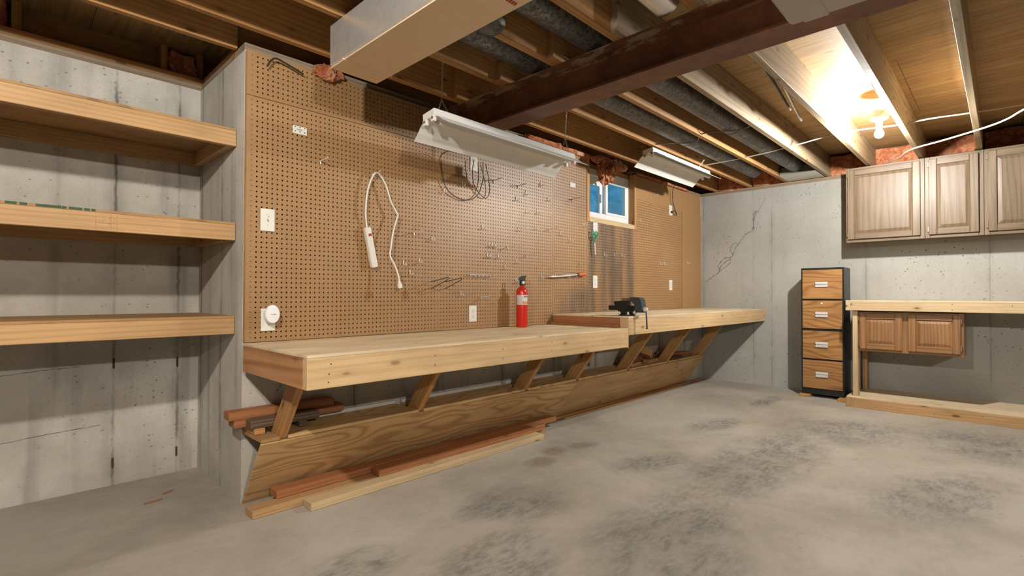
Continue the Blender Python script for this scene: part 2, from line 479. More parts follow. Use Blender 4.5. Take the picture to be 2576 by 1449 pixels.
def prism(name, prof, axis, a0, a1, mat, parent=None, caps=True, smooth=False):
    """prof: closed list of 2-D points in the two other axes (cyclic order), extruded along axis from a0 to a1 (world coords)."""
    bm = bmesh.new()

    def P(u, v, a):
        return {'x': (a, u, v), 'y': (u, a, v), 'z': (u, v, a)}[axis]
    A = [bm.verts.new(P(u, v, a0)) for u, v in prof]
    B = [bm.verts.new(P(u, v, a1)) for u, v in prof]
    n = len(prof)
    for i in range(n):
        bm.faces.new((A[i], A[(i + 1) % n], B[(i + 1) % n], B[i]))
    if caps:
        bm.faces.new(A[::-1])
        bm.faces.new(B)
    bmesh.ops.recalc_face_normals(bm, faces=bm.faces)
    me = bm_mesh(bm, name, smooth)
    c = Vector(np.mean([v.co[:] for v in me.vertices], axis=0))
    me.transform(Matrix.Translation(-c))
    return link(name, me, Matrix.Translation(c), parent, mat)


def frames(pts):
    T = []
    for i in range(len(pts)):
        a = pts[max(i - 1, 0)]
        b = pts[min(i + 1, len(pts) - 1)]
        T.append((b - a).normalized())
    n = T[0].orthogonal().normalized()
    N = [n]
    for i in range(1, len(pts)):
        n = n - T[i] * n.dot(T[i])
        n = n.normalized() if n.length > 1e-6 else T[i].orthogonal().normalized()
        N.append(n)
    return T, N


def tube_me(pts, r, seg=8, rads=None, closed=False):
    pts = [Vector(p) for p in pts]
    T, N = frames(pts)
    if closed:
        for i in (0, -1):
            T[i] = (pts[1] - pts[-2]).normalized()
    bm = bmesh.new()
    rings = []
    for i, p in enumerate(pts):
        b = T[i].cross(N[i])
        rr = rads[i] if rads else r
        rings.append([bm.verts.new(p + (N[i] * math.cos(2 * PI * k / seg) + b * math.sin(2 * PI * k / seg)) * rr) for k in range(seg)])
    for A, B in zip(rings, rings[1:]):
        for k in range(seg):
            bm.faces.new((A[k], A[(k + 1) % seg], B[(k + 1) % seg], B[k]))
    bm.faces.new(rings[0][::-1])
    bm.faces.new(rings[-1])
    bmesh.ops.recalc_face_normals(bm, faces=bm.faces)
    return bm_mesh(bm, 'tube', True)


def smooth_path(pts, k=8):
    pts = [Vector(p) for p in pts]
    if len(pts) < 3:
        return pts
    P = [2 * pts[0] - pts[1]] + pts + [2 * pts[-1] - pts[-2]]
    out = []
    for i in range(1, len(P) - 2):
        p0, p1, p2, p3 = P[i - 1:i + 3]
        for j in range(k):
            t = j / k
            out.append(0.5 * ((2 * p1) + (p2 - p0) * t + (2 * p0 - 5 * p1 + 4 * p2 - p3) * t * t + (3 * p1 - p0 - 3 * p2 + p3) * t ** 3))
    out.append(pts[-1])
    return out


def tube(name, pts, r, mat, parent=None, seg=8, smooth=True, rads=None):
    pts = smooth_path(pts) if smooth else [Vector(p) for p in pts]
    c = sum(pts, Vector()) / len(pts)
    me = tube_me([p - c for p in pts], r, seg, rads)
    return link(name, me, Matrix.Translation(c), parent, mat)


def lathe_me(prof, seg=24):
    bm = bmesh.new()
    rings = []
    for r, z in prof:
        if r < 1e-6:
            rings.append([bm.verts.new((0, 0, z))])
        else:
            rings.append([bm.verts.new((r * math.cos(2 * PI * k / seg), r * math.sin(2 * PI * k / seg), z)) for k in range(seg)])
    for A, B in zip(rings, rings[1:]):
        for k in range(seg):
            k2 = (k + 1) % seg
            if len(A) == 1 and len(B) == 1:
                continue
            if len(A) == 1:
                bm.faces.new((A[0], B[k], B[k2]))
            elif len(B) == 1:
                bm.faces.new((A[k], B[0], A[k2]))
            else:
                bm.faces.new((A[k], B[k], B[k2], A[k2]))
    for R in (rings[0], rings[-1]):
        if len(R) > 2:
            bm.faces.new(R)
    bmesh.ops.recalc_face_normals(bm, faces=bm.faces)
    return bm_mesh(bm, 'lathe')


def set_smooth(me, angle=40):
    me.polygons.foreach_set('use_smooth', [True] * len(me.polygons))
    bm = bmesh.new()
    bm.from_mesh(me)
    for e in bm.edges:
        if len(e.link_faces) == 2 and e.calc_face_angle(0) > math.radians(angle):
            e.smooth = False
    bm.to_mesh(me)
    bm.free()
    return me


def lathe(name, prof, loc, mat, parent=None, seg=24, R=None):
    me = set_smooth(lathe_me(prof, seg))
    return link(name, me, Matrix.Translation(loc) @ (R or Matrix()), parent, mat)


RX90 = Matrix.Rotation(PI / 2, 4, 'X')     # local z -> world -y
RY90 = Matrix.Rotation(PI / 2, 4, 'Y')     # local z -> world +x
FACE_Y = RX90
FACE_X = Matrix.Rotation(-PI / 2, 4, 'Y')  # local z -> world -x


def lump(name, x0, x1, y0, y1, z0, z1, mat, amp=0.02, freq=9.0, n=14, parent=None, seed=0, round_=False):
    """a lumpy, fibrous wad filling a box"""
    bm = bmesh.new()
    c = Vector(((x0 + x1) / 2, (y0 + y1) / 2, (z0 + z1) / 2))
    s = Vector((x1 - x0, y1 - y0, z1 - z0))
    if round_:
        bmesh.ops.create_icosphere(bm, subdivisions=6 if mat == 'insul' else 4, radius=0.5)
    else:
        bmesh.ops.create_cube(bm, size=1.0)
        bmesh.ops.subdivide_edges(bm, edges=bm.edges, cuts=n, use_grid_fill=True)
    for v in bm.verts:
        p = Vector((v.co.x * s.x, v.co.y * s.y, v.co.z * s.z))
        q = (c + p + Vector((seed * 3.7, 0, 0)))
        qs = Vector((q.x + 0.4 * q.z, q.y, q.z * 0.4))
        d = mnoise.noise(q * freq * 0.8) + 1.1 * (0.35 - abs(mnoise.noise(qs * freq * 2.2))) + 0.7 * (0.3 - abs(mnoise.noise(qs * freq * 5))) + 0.35 * mnoise.noise(q * freq * 11)
        v.co = p + p.normalized() * d * amp
    return link(name, bm_mesh(bm, name, True), Matrix.Translation(c), parent, mat)


def copy_tree(o, D, parent=None):
    c = o.copy()
    C.objects.link(c)
    c.parent = parent
    if parent is None:
        c.matrix_basis = D @ o.matrix_basis
    WM[c.name] = D @ WM[o.name]
    for ch in [x for x in bpy.data.objects if x.parent == o]:
        copy_tree(ch, D, c)
    return c


# ------------------------------------------------------------------ room shell
H, XR, DR = 2.27, 5.35, 0.757
XL, YF = -4.5, -7.5
ZJ0, ZJ1 = 2.31, 2.545           # joist bottom and top


def wbox(name, x0, x1, y0, y1, z0, z1, mat, parent=None):
    """box with its mesh in world coordinates (for world-mapped concrete)"""
    me = cube_me(x1 - x0, y1 - y0, z1 - z0, 0)
    me.transform(Matrix.Translation(((x0 + x1) / 2, (y0 + y1) / 2, (z0 + z1) / 2)))
    return link(name, me, None, parent, mat)


struct(wbox('floor', XL - 0.2, XR + 0.2, YF - 0.2, DR + 0.3, -0.2, 0, 'floor'))
struct(wbox('wall_right', XR, XR + 0.2, YF, 0.2, 0, H, 'con_right'))
struct(wbox('wall_recess', XL, 0.2, DR, DR + 0.25, 0, H, 'con_recess'))
struct(wbox('wall_return', -0.001, 0.2, 0.0005, DR, 0, H - 0.0005, 'con_return'))
struct(wbox('wall_left', XL - 0.2, XL, YF, DR + 0.25, 0, 2.56, 'con_other'))
struct(wbox('wall_front', XL - 0.2, XR + 0.2, YF - 0.2, YF, 0, 2.56, 'con_other'))
# pegboard-side wall with the window opening cut out of its top
WX0, WX1, WZ = 2.90, 3.70, 1.735
wo = struct(prism('wall_back_outer', [(0.0, 0), (XR, 0), (XR, H), (4.45, H), (4.45, 1.70), (WX0, 1.70), (WX0, H), (0.0, H)], 'y', 0.10, 0.2, 'con_back'))
wb = struct(prism('wall_back', [(0.0, 0), (XR, 0), (XR, H), (WX1, H), (WX1, WZ), (WX0, WZ), (WX0, H), (0.0, H)], 'y', 0, 0.0998, 'con_back'))
wb.data.transform(Matrix.Translation(WM['wall_back'].translation))
wb.matrix_basis = Matrix()
WM['wall_back'] = Matrix()

# crack filled in the right-hand concrete, tie holes in the recess wall
def ribbon(name, pts, w, mat, parent, nrm, t=0.0015, seed=1):
    rnd = random.Random(seed)
    nrm = Vector(nrm)
    bm = bmesh.new()
    L, Rr = [], []
    pp = smooth_path(pts, 10)
    for i, p in enumerate(pp):
        a, b = pp[max(i - 1, 0)], pp[min(i + 1, len(pp) - 1)]
        s = (b - a).cross(nrm).normalized()
        p = p + s * rnd.uniform(-1, 1) * w * 0.9
        ww = w * rnd.uniform(0.25, 1.0)
        L.append(bm.verts.new(p + s * ww + nrm * t))
        Rr.append(bm.verts.new(p - s * ww + nrm * t * 0.6))
    for i in range(len(pp) - 1):
        bm.faces.new((L[i], L[i + 1], Rr[i + 1], Rr[i]))
    return link(name, bm_mesh(bm, name), None, parent, mat)


wr = bpy.data.objects['wall_right']
CR = [(-0.046, 1.195), (-0.14, 1.262), (-0.22, 1.319), (-0.25, 1.40), (-0.327, 1.461), (-0.395, 1.52), (-0.421, 1.60), (-0.504, 1.713), (-0.56, 1.77), (-0.618, 1.807), (-0.636, 1.936), (-0.685, 2.024)]
ribbon('crack', [(XR, y, z) for y, z in CR], 0.006, 'crack', wr, (-1, 0, 0), seed=2)
ribbon('crack', [(XR, y, z) for y, z in ((-0.23, 1.33), (-0.215, 1.40), (-0.27, 1.47), (-0.345, 1.50), (-0.365, 1.46), (-0.33, 1.40), (-0.27, 1.36), (-0.23, 1.33))], 0.005, 'crack', wr, (-1, 0, 0), seed=3)
ribbon('crack', [(XR, y, z) for y, z in ((-0.395, 1.52), (-0.36, 1.60), (-0.40, 1.66), (-0.45, 1.66))], 0.005, 'crack', wr, (-1, 0, 0), seed=4)
ribbon('crack', [(XR, y, z) for y, z in ((-0.632, 1.81), (-0.628, 1.95), (-0.66, 2.03))], 0.006, 'crack', wr, (-1, 0, 0), seed=5)
ribbon('crack', [(XR, y, z) for y, z in ((-0.69, 2.03), (-0.73, 2.10), (-0.76, 2.16))], 0.003, 'crack', wr, (-1, 0, 0), seed=6)
ribbon('crack', [(XR, y, z) for y, z in ((-0.36, 1.63), (-0.40, 1.615))], 0.004, 'crack', wr, (-1, 0, 0), seed=7)
wrc = bpy.data.objects['wall_recess']
for x, z in ((-0.405, 0.12), (-0.405, 0.66), (-0.108, 0.12), (-0.108, 0.64), (-1.02, 0.12)):
    box('tie_stub', x - 0.005, x + 0.005, DR - 0.004, DR + 0.01, z - 0.028, z + 0.028, 'rustspot', wrc, 'z')
for a, b in ((((-0.92, DR, 0.63)), (-0.55, DR, 0.655)), ((-0.95, DR, 0.30), (-0.46, DR, 0.335))):
    ribbon('scratch', [a, ((a[0] + b[0]) / 2, DR, (a[2] + b[2]) / 2 + 0.006), b], 0.002, 'crack', wrc, (0, -1, 0), seed=9)

# ceiling: subfloor sheets, lapped joists
ceil = struct(link('ceiling', None, Matrix.Translation((0, 0, 2.55))))
for i in range(-2, 7):
    x1 = 4.385 + 1.222 * (i - 4)
    x0 = x1 - 1.219
    if x1 < XL or x0 > XR + 0.25:
        continue
    x0, x1 = max(x0, XL - 0.2), min(x1, XR + 0.2)
    ys = [1.05, 0.2 - 0.61 * (i % 2), -2.25 - 0.61 * (i % 2), -4.7 - 0.61 * (i % 2), YF - 0.2]
    for a, b in zip(ys, ys[1:]):
        box('subfloor_panel', x0, x1, b + 0.0015, a - 0.0015, ZJ1, ZJ1 + 0.018, 'subfloor', ceil, 'y', 0.0)
box('sky_gap_cover', XL - 0.2, XR + 0.2, YF - 0.2, 1.05, ZJ1 + 0.0185, ZJ1 + 0.03, 'ply_dark', ceil, 'y', 0.0)  # unseen sheet added above to block sky showing through the panel gaps
rnd = random.Random(5)
for k in range(19):
    yr = -0.190 - 0.4 * k
    if yr < YF + 0.03:
        break
    box('joist', 1.20, XR + 0.08, yr - 0.019, yr + 0.019, ZJ0, ZJ1, 'joist_lit' if k in (3, 4, 5, 6) else 'joist', ceil, 'x', 0.002)
    box('joist', XL, 1.56, yr + 0.0195, yr + 0.0575, ZJ0, ZJ1, 'joist', ceil, 'x', 0.002)
box('joist', XL, -0.005, 0.095, 0.133, 2.305, ZJ1, 'joist', ceil, 'x', 0.002)
# sill plates, rim boards, recess framing
struct(box('trim_1', 0.0, WX0, 0.005, 0.14, H, ZJ0, 'sill', None, 'x'))
struct(box('trim_2', WX1, XR, 0.005, 0.14, H, ZJ0, 'sill', None, 'x'))
struct(box('trim_3', XR + 0.005, XR + 0.14, YF, 0.14, H, ZJ0, 'sill', None, 'y'))
struct(box('trim_4', XL, 0.09, DR, DR + 0.14, H, H + 0.038, 'sill', None, 'x', 0.004))
struct(box('trim_5', XL, 0.09, DR + 0.004, DR + 0.14, H + 0.038, H + 0.076, 'joist', None, 'x', 0.004))
struct(box('trim_6', 0.003, 0.09, 0.14, DR, H, ZJ0, 'sill', None, 'y', 0.004))
struct(box('trim_7', 0.012, 0.09, 0.16, DR, ZJ0, ZJ0 + 0.038, 'joist', None, 'y', 0.004))
wru = struct(box('wall_rim', XL, 0.2, 1.0, 1.03, H - 0.05, 2.60, 'ply_dark', None, 'x', 0))
struct(box('wall_rim_right', XR + 0.145, XR + 0.2, YF, 0.2, H - 0.05, ZJ1, 'ply_dark', None, 'y', 0))
struct(box('trim_12', WX0, 4.45, 0.11, 0.20, 2.235, ZJ0, 'sill', None, 'x'))
struct(box('wall_rim_back', 0.0, XR + 0.2, 0.145, 0.2, ZJ0 - 0.04, ZJ1, 'ply_dark', None, 'x', 0))
struct(box('wall_rim_side', 0.13, 0.16, 0.19, 1.0, H, ZJ1, 'ply_dark', None, 'y', 0))
for x in (-0.80, -0.16, 0.03, -1.6, -2.4, -3.2):
    box('stud', x - 0.019, x + 0.019, 0.90, 0.998, H + 0.076, 2.545, 'joist', wru, 'z')

# ------------------------------------------------------------------ window and outdoors
win = struct(link('window_1', None, Matrix.Translation((3.30, 0.06, 1.76))))
yf0, yf1 = 0.035, 0.095
box('frame_bottom', WX0 + 0.0095, WX1 - 0.0105, yf0, yf1, 1.752, 1.818, 'vinyl', win)
box('frame_top', WX0 + 0.0095, WX1 - 0.0105, yf0, yf1, 2.165, 2.225, 'vinyl', win)
box('frame_side', WX0 + 0.0095, WX0 + 0.055, yf0, yf1, 1.818, 2.165, 'vinyl', win, 'z')
box('frame_side', WX1 - 0.050, WX1 - 0.0105, yf0, yf1, 1.818, 2.165, 'vinyl', win, 'z')
sr = box('sash', 3.268, 3.305, yf0 - 0.004, yf0 + 0.022, 1.818, 2.165, 'vinyl', win, 'z')
box('rail', 3.305, 3.650, yf0, yf0 + 0.022, 1.819, 1.842, 'vinyl', sr)
box('rail', 3.305, 3.650, yf0, yf0 + 0.022, 2.125, 2.164, 'vinyl', sr)
box('stile', 3.622, 3.650, yf0, yf0 + 0.022, 1.842, 2.125, 'vinyl', sr, 'z')
box('pane', 3.305, 3.622, yf0 + 0.008, yf0 + 0.012, 1.842, 2.125, 'glass', win, bev=0)
sl = box('sash', 3.215, 3.262, yf0 + 0.030, yf0 + 0.055, 1.819, 2.164, 'vinyl', win, 'z')
box('rail', 2.955, 3.215, yf0 + 0.030, yf0 + 0.055, 2.085, 2.164, 'vinyl', sl)
box('pane', 2.955, 3.215, yf0 + 0.040, yf0 + 0.044, 1.819, 2.085, 'glass', win, bev=0)
lt = box('latch', 3.205, 3.225, yf0 + 0.006, yf0 + 0.030, 1.925, 2.005, 'plastic_white', win, 'z', 0.004)
# wooden buck around the opening
struct(box('trim_8', WX0 - 0.031, WX0 + 0.009, -0.036, 0.098, 1.705, 2.268, 'brace', None, 'z'))
struct(box('trim_9', WX1 - 0.010, WX1 + 0.030, -0.036, 0.098, 1.705, 2.268, 'brace', None, 'z'))
struct(box('trim_10', WX0 + 0.0095, WX1 - 0.0105, -0.036, 0.034, 1.705, 1.751, 'pine_pale', None, 'x'))
struct(box('trim_11', WX0 + 0.0095, WX1 - 0.0105, 0.04, 0.098, 2.226, 2.27, 'brace', None, 'x'))
# outdoors: lawn, a hedge and a tree in blue evening-looking light
g = link('ground_outside', cube_me(14, 9, 0.1, 0), Matrix.Translation((8.1, 4.75, 1.45)), None, 'lawn')
struct(g)
for i, (x, y, z, r) in enumerate(((8.1, 5.0, 2.75, 1.25), (11.3, 5.6, 2.95, 1.4), (5.6, 4.3, 2.1, 0.7))):
    o = lump('hedge_shrub', x - r, x + r, y - r, y + r, z - r, z + r, 'leaf', 0.16, 2.2, seed=i + 3, round_=True)
    tag(o, ('blue-green shrub seen through the middle of the small window', 'blue-green shrub seen through the right pane of the small window', 'blue-green shrub seen through the left pane of the small window')[i], 'shrub', 'shrubs outside the window')

# ------------------------------------------------------------------ steel beam
BX0, BX1, BZ0, BZ1 = 1.28, 1.44, 2.108, 2.308
bc, fl, wbw = (BX0 + BX1) / 2, 0.012, 0.005
prof = [(BX0, BZ0), (BX1, BZ0), (BX1, BZ0 + fl), (bc + wbw, BZ0 + fl + 0.008), (bc + wbw, BZ1 - fl - 0.008), (BX1, BZ1 - fl), (BX1, BZ1), (BX0, BZ1), (BX0, BZ1 - fl), (bc - wbw, BZ1 - fl - 0.008), (bc - wbw, BZ0 + fl + 0.008), (BX0, BZ0 + fl)]
bme = prism('steel_beam', prof, 'y', YF, -0.032, 'rust')
bme.data.transform(Matrix.Translation(WM['steel_beam'].translation))
bme.matrix_basis = Matrix()
tag(bme, 'rusty dark brown steel I-beam carrying the lapped floor joists', 'beam')

# ------------------------------------------------------------------ shelves in the recess
YS = 0.1056
for nm, zt, zb, lab in (('top', 1.8907, 1.8012, 'highest of three pine shelves in the concrete recess'), ('mid', 1.4076, 1.3155, 'middle pine shelf in the concrete recess with green ink on its edge'), ('low', 0.9285, 0.8353, 'lowest of three pine shelves in the concrete recess')):
    s = thing('wall_shelf', (-2.2, 0.43, zb), lab, 'shelf', 'pine shelves in the recess')
    zf = zt - 0.012
    fb = box('front_board', -4.42, -0.004, YS, YS + 0.036, zb, zf, 'pine', s)
    box('back_board', -4.42, -0.004, DR - 0.040, DR - 0.002, zb, zf, 'pine', s)
    box('end_board', -0.042, -0.004, YS + 0.036, DR - 0.040, zb, zf, 'pine', s, 'y')
    box('cross_board', -2.24, -2.20, YS + 0.036, DR - 0.040, zb, zf, 'pine', s, 'y')
    dk = box('deck', -4.42, -0.004, YS, DR - 0.002, zf, zt, 'ply_shelf', s, 'x', 0.001)
    for dz in (0.02, 0.045, 0.068):
        lathe('screw', [(0, 0), (0.0035, 0), (0.0035, 0.001), (0, 0.001)], (-0.028, YS, zb + dz), 'screw', fb, 8, FACE_Y)
    if nm == 'mid':
        for x, w in ((-0.828, 0.034), (-0.792, 0.022), (-0.742, 0.028), (-0.715, 0.026), (-0.690, 0.026), (-0.668, 0.014), (-0.642, 0.022), (-0.620, 0.020), (-0.594, 0.020), (-0.572, 0.014)):
            box('ink_mark', x - w / 2, x + w / 2, YS - 0.0008, YS + 0.01, zf + 0.002, zt + 0.0006, 'ink_green', dk, bev=0.0002)
        # illegible lumber grade stamp: ruled box with lines of print
        sx, sw2 = -0.565, 0.075
        for k in (0.0, 0.052, sw2):
            box('stamp_rule', sx + k, sx + k + 0.002, YS - 0.0006, YS + 0.001, zb + 0.004, zb + 0.072, 'ink_brown', fb, 'z', 0)
        box('stamp_rule', sx, sx + sw2, YS - 0.0006, YS + 0.001, zb + 0.034, zb + 0.036, 'ink_brown', fb, bev=0)
        r2 = random.Random(4)
        for k in range(26):
            px, pz = sx + r2.uniform(0.010, 0.068), zb + r2.uniform(0.008, 0.066)
            plank('stamp_print', (px, YS - 0.0003, pz), (px + 0.006, YS - 0.0003, pz + r2.uniform(-0.004, 0.006)), 0.0016, 0.0006, 'ink_brown', fb, (0, -1, 0), 0)

# ------------------------------------------------------------------ pegboard sheets
YP = -0.030
PITCH_H = 0.0254


def peg_sheet(x0, x1, z0, z1, label, yf=YP, th=0.005, r=0.0046, grid=True):
    if not grid:
        me = cube_me(x1 - x0, th, z1 - z0, 0)
        o = link('hardboard_sheet', me, Matrix.Translation(((x0 + x1) / 2, yf + th / 2, (z0 + z1) / 2)), None, 'hardboard')
        return tag(o, label, 'hardboard', 'boards lining the long wall')
    n, m = max(1, int((x1 - x0) / PITCH_H)), max(1, int((z1 - z0) / PITCH_H))
    mx, mz = ((x1 - x0) - n * PITCH_H) / 2, ((z1 - z0) - m * PITCH_H) / 2
    V, Fc = [], []

    def q(a, b, c, d):
        Fc.append((a, b, c, d))
    hp = PITCH_H / 2
    gx = [x0 + mx + i * PITCH_H for i in range(n + 1)]
    gz = [z0 + mz + j * PITCH_H for j in range(m + 1)]
    corner = {}
    for j in range(m + 1):
        for i in range(n + 1):
            corner[i, j] = len(V)
            V.append((gx[i], yf, gz[j]))
    ang = [math.radians(45 * k + 22.5) for k in range(8)]
    for j in range(m):
        for i in range(n):
            cx, cz = gx[i] + hp, gz[j] + hp
            b = len(V)
            for y in (yf, yf + th):
                for a in ang:
                    V.append((cx + r * math.cos(a), y, cz + r * math.sin(a)))
            c00, c10, c11, c01 = corner[i, j], corner[i + 1, j], corner[i + 1, j + 1], corner[i, j + 1]
            # angles: 22.5 67.5 112.5 157.5 202.5 247.5 292.5 337.5
            q(c10, c11, b + 0, b + 7)
            q(c11, c01, b + 2, b + 1)
            q(c01, c00, b + 4, b + 3)
            q(c00, c10, b + 6, b + 5)
            Fc.append((c11, b + 1, b + 0))
            Fc.append((c01, b + 3, b + 2))
            Fc.append((c00, b + 5, b + 4))
            Fc.append((c10, b + 7, b + 6))
            for k in range(8):
                k2 = (k + 1) % 8
                q(b + k, b + k2, b + 8 + k2, b + 8 + k)
    # margins and edges
    def quad(a, b, c, d):
        s = len(V)
        V.extend((a, b, c, d))
        Fc.append((s, s + 1, s + 2, s + 3))
    X0, X1, Z0, Z1 = gx[0], gx[-1], gz[0], gz[-1]
    y1 = yf + th
    quad((x0, yf, z0), (x1, yf, z0), (x1, yf, Z0), (x0, yf, Z0))
    quad((x0, yf, Z1), (x1, yf, Z1), (x1, yf, z1), (x0, yf, z1))
    quad((x0, yf, Z0), (X0, yf, Z0), (X0, yf, Z1), (x0, yf, Z1))
    quad((X1, yf, Z0), (x1, yf, Z0), (x1, yf, Z1), (X1, yf, Z1))
    quad((x0, yf, z0), (x0, yf, z1), (x0, y1, z1), (x0, y1, z0))
    quad((x1, yf, z0), (x1, y1, z0), (x1, y1, z1), (x1, yf, z1))
    quad((x0, yf, z0), (x0, y1, z0), (x1, y1, z0), (x1, yf, z0))
    quad((x0, yf, z1), (x1, yf, z1), (x1, y1, z1), (x0, y1, z1))
    me = bpy.data.meshes.new('pegboard')
    me.from_pydata(V, [], Fc)
    me.update()
    o = link('pegboard_sheet', me, None, None, 'peg')
    return tag(o, label, 'pegboard', 'boards lining the long wall')


ZB1, ZB2 = 0.797, 0.882          # lower and upper bench tops
p_big = peg_sheet(0.0, 2.386, ZB1 + 0.002, 2.035, 'large brown pegboard sheet behind the lower bench, holding most hooks')
p_top = peg_sheet(0.0, 2.386, 2.038, 2.262, 'long narrow pegboard strip along the top left, behind the duct')
p_mid = peg_sheet(2.389, 2.868, ZB2 + 0.002, 2.27, 'tall pegboard sheet just left of the small window')
p_low = peg_sheet(2.871, 3.728, ZB2 + 0.002, 1.703, 'water-stained pegboard sheet below the small window')
p_rgt = peg_sheet(3.731, 4.752, ZB2 + 0.002, 2.02, 'pegboard sheet right of the window with two outlets')
peg_sheet(3.731, 5.266, 2.022, 2.262, 'smooth brown hardboard strip right of the window under the joists', grid=False)
peg_sheet(4.754, 5.266, ZB2 + 0.002, 2.020, 'smooth tall hardboard panel next to the right concrete wall', yf=YP - 0.005, grid=False)
for i, (x0, x1, z0, z1) in enumerate(((0.0, 0.04, 0.80, 2.262), (1.18, 1.22, 0.80, 2.262), (2.366, 2.406, 0.885, 2.262), (4.732, 4.772, 0.885, 2.262))):
    o = box('furring_strip', x0, x1, YP + 0.0055, -0.0005, z0, z1, 'pine', None, 'z')
    tag(o, ('pine furring strip along the left edge of the pegboard', 'hidden furring strip behind the large pegboard', 'furring strip behind the seam left of the window', 'furring strip behind the seam near the right wall')[i], 'strip', 'furring strips')
rs = random.Random(11)
sc_me = set_smooth(lathe_me([(0, 0.0), (0.004, 0.0), (0.003, 0.0016), (0, 0.002)], 8))
sc_me.materials.append(M['screw'])
for sh, pts in ((p_big, [(0.014, 0.82 + 0.152 * k) for k in range(8)] + [(0.61, 0.86 + 0.2 * k) for k in range(6)] + [(1.2, 0.88 + 0.2 * k) for k in range(6)] + [(0.20, 1.47), (0.30, 1.45), (0.42, 1.445), (0.75, 1.42), (0.90, 1.41)] + [(1.8, 0.9 + 0.2 * k) for k in range(6)] + [(2.37, 0.92 + 0.2 * k) for k in range(6)]),
                (p_top, [(0.014, 2.06), (0.014, 2.23), (0.61, 2.06), (1.2, 2.06), (1.8, 2.06)]), (p_mid, [(2.40, 1.0 + 0.2 * k) for k in range(6)]),
                (p_low, [(3.02, 1.58), (3.05, 1.30), (3.5, 1.2)]), (p_rgt, [(4.735, 1.0 + 0.3 * k) for k in range(4)] + [(4.35, 1.40), (4.4, 1.62)])):
    for x, z in pts:
        link('screw', sc_me, Matrix.Translation((x + 0.004 * rs.uniform(-1, 1), YP, z)) @ FACE_Y, sh)

# ------------------------------------------------------------------ long workbench (lower part and raised part)
def screws(pts, parent, R=FACE_Y, mat='screw_dark', r=0.0036):
    me = set_smooth(lathe_me([(0, 0.0), (r, 0.0), (r * 0.8, 0.0012), (0, 0.0015)], 8))
    me.materials.append(M[mat])
    for p in pts:
        link('screw', me, Matrix.Translation(p) @ R, parent)


YB0 = -0.756
lb = thing('workbench', (1.19, -0.4, 0.65), 'lower long pine workbench under the pegboard with plywood top', 'workbench', 'wall benches')
box('tabletop', -0.009, 2.375, YB0, YP - 0.006, ZB1 - 0.012, ZB1, 'ply_top', lb, 'x', 0.001)
fb = box('front_board', -0.009, 2.375, YB0, YB0 + 0.038, 0.6577, ZB1 - 0.0125, 'pine_clear', lb)
screws([(0.09, YB0, 0.755), (0.082, YB0, 0.715), (0.08, YB0, 0.682), (0.62, YB0, 0.745), (0.62, YB0, 0.70), (1.08, YB0, 0.74), (1.08, YB0, 0.69), (1.50, YB0, 0.75), (1.50, YB0, 0.70), (1.93, YB0, 0.75), (1.93, YB0, 0.70), (2.34, YB0, 0.745), (2.34, YB0, 0.68)], fb)
box('end_board', -0.009, 0.029, YB0 + 0.0385, YP - 0.006, 0.6577, ZB1 - 0.0125, 'fir_end', lb, 'y')
box('wall_ledger', 0.030, 2.375, -0.074, YP - 0.006, 0.6577, ZB1 - 0.0125, 'pine', lb)
ub = thing('workbench', (3.86, -0.4, 0.74), 'raised far section of the pine workbench reaching the right wall, holding the vise', 'workbench', 'wall benches')
box('tabletop', 2.382, XR - 0.012, YB0, YP - 0.006, ZB2 - 0.012, ZB2, 'ply_top', ub, 'x', 0.001)
box('front_board', 2.382, 2.462, YB0, YB0 + 0.038, 0.744, ZB2 - 0.0125, 'pine_clear', ub)
fb = box('front_board', 2.466, XR - 0.012, YB0, YB0 + 0.038, 0.744, ZB2 - 0.0125, 'pine_clear', ub)
screws([(2.40, YB0, 0.845), (2.40, YB0, 0.79), (2.40, YB0, 0.76)], ub)
box('end_board', 2.382, 2.42, YB0 + 0.0385, YP - 0.006, 0.752, ZB2 - 0.0125, 'fir_red', ub, 'y')
box('ledge_strip', 2.352, 2.380, YB0 + 0.075, YP - 0.006, ZB1 + 0.001, ZB1 + 0.020, 'fir_red', ub, 'y')
box('corner_plate', 2.3765, 2.3815, YB0 - 0.001, YB0 + 0.07, 0.650, ZB2 - 0.013, 'pine_clear', ub, 'z', 0.001)
box('wall_ledger', 2.421, XR - 0.012, -0.074, YP - 0.006, 0.744, ZB2 - 0.0125, 'pine', ub)
# diagonal braces: from the wall foot up to the bench
BR = [0.105, 0.90, 1.82, 2.43, 3.20, 3.965, 4.755]
for i, x in enumerate(BR):
    up_ = lb if i < 3 else ub
    ztop = (0.775 if i < 3 else 0.86)
    off = 0.034
    a = Vector((x, -0.70 * 0.185 + off + 0.02, 0.185 + 0.012))
    b = Vector((x, -0.70 * ztop + off + 0.02, ztop - 0.012))
    plank('brace', a, b, 0.036, 0.092, 'brace', up_, (0, 1, 0.7))

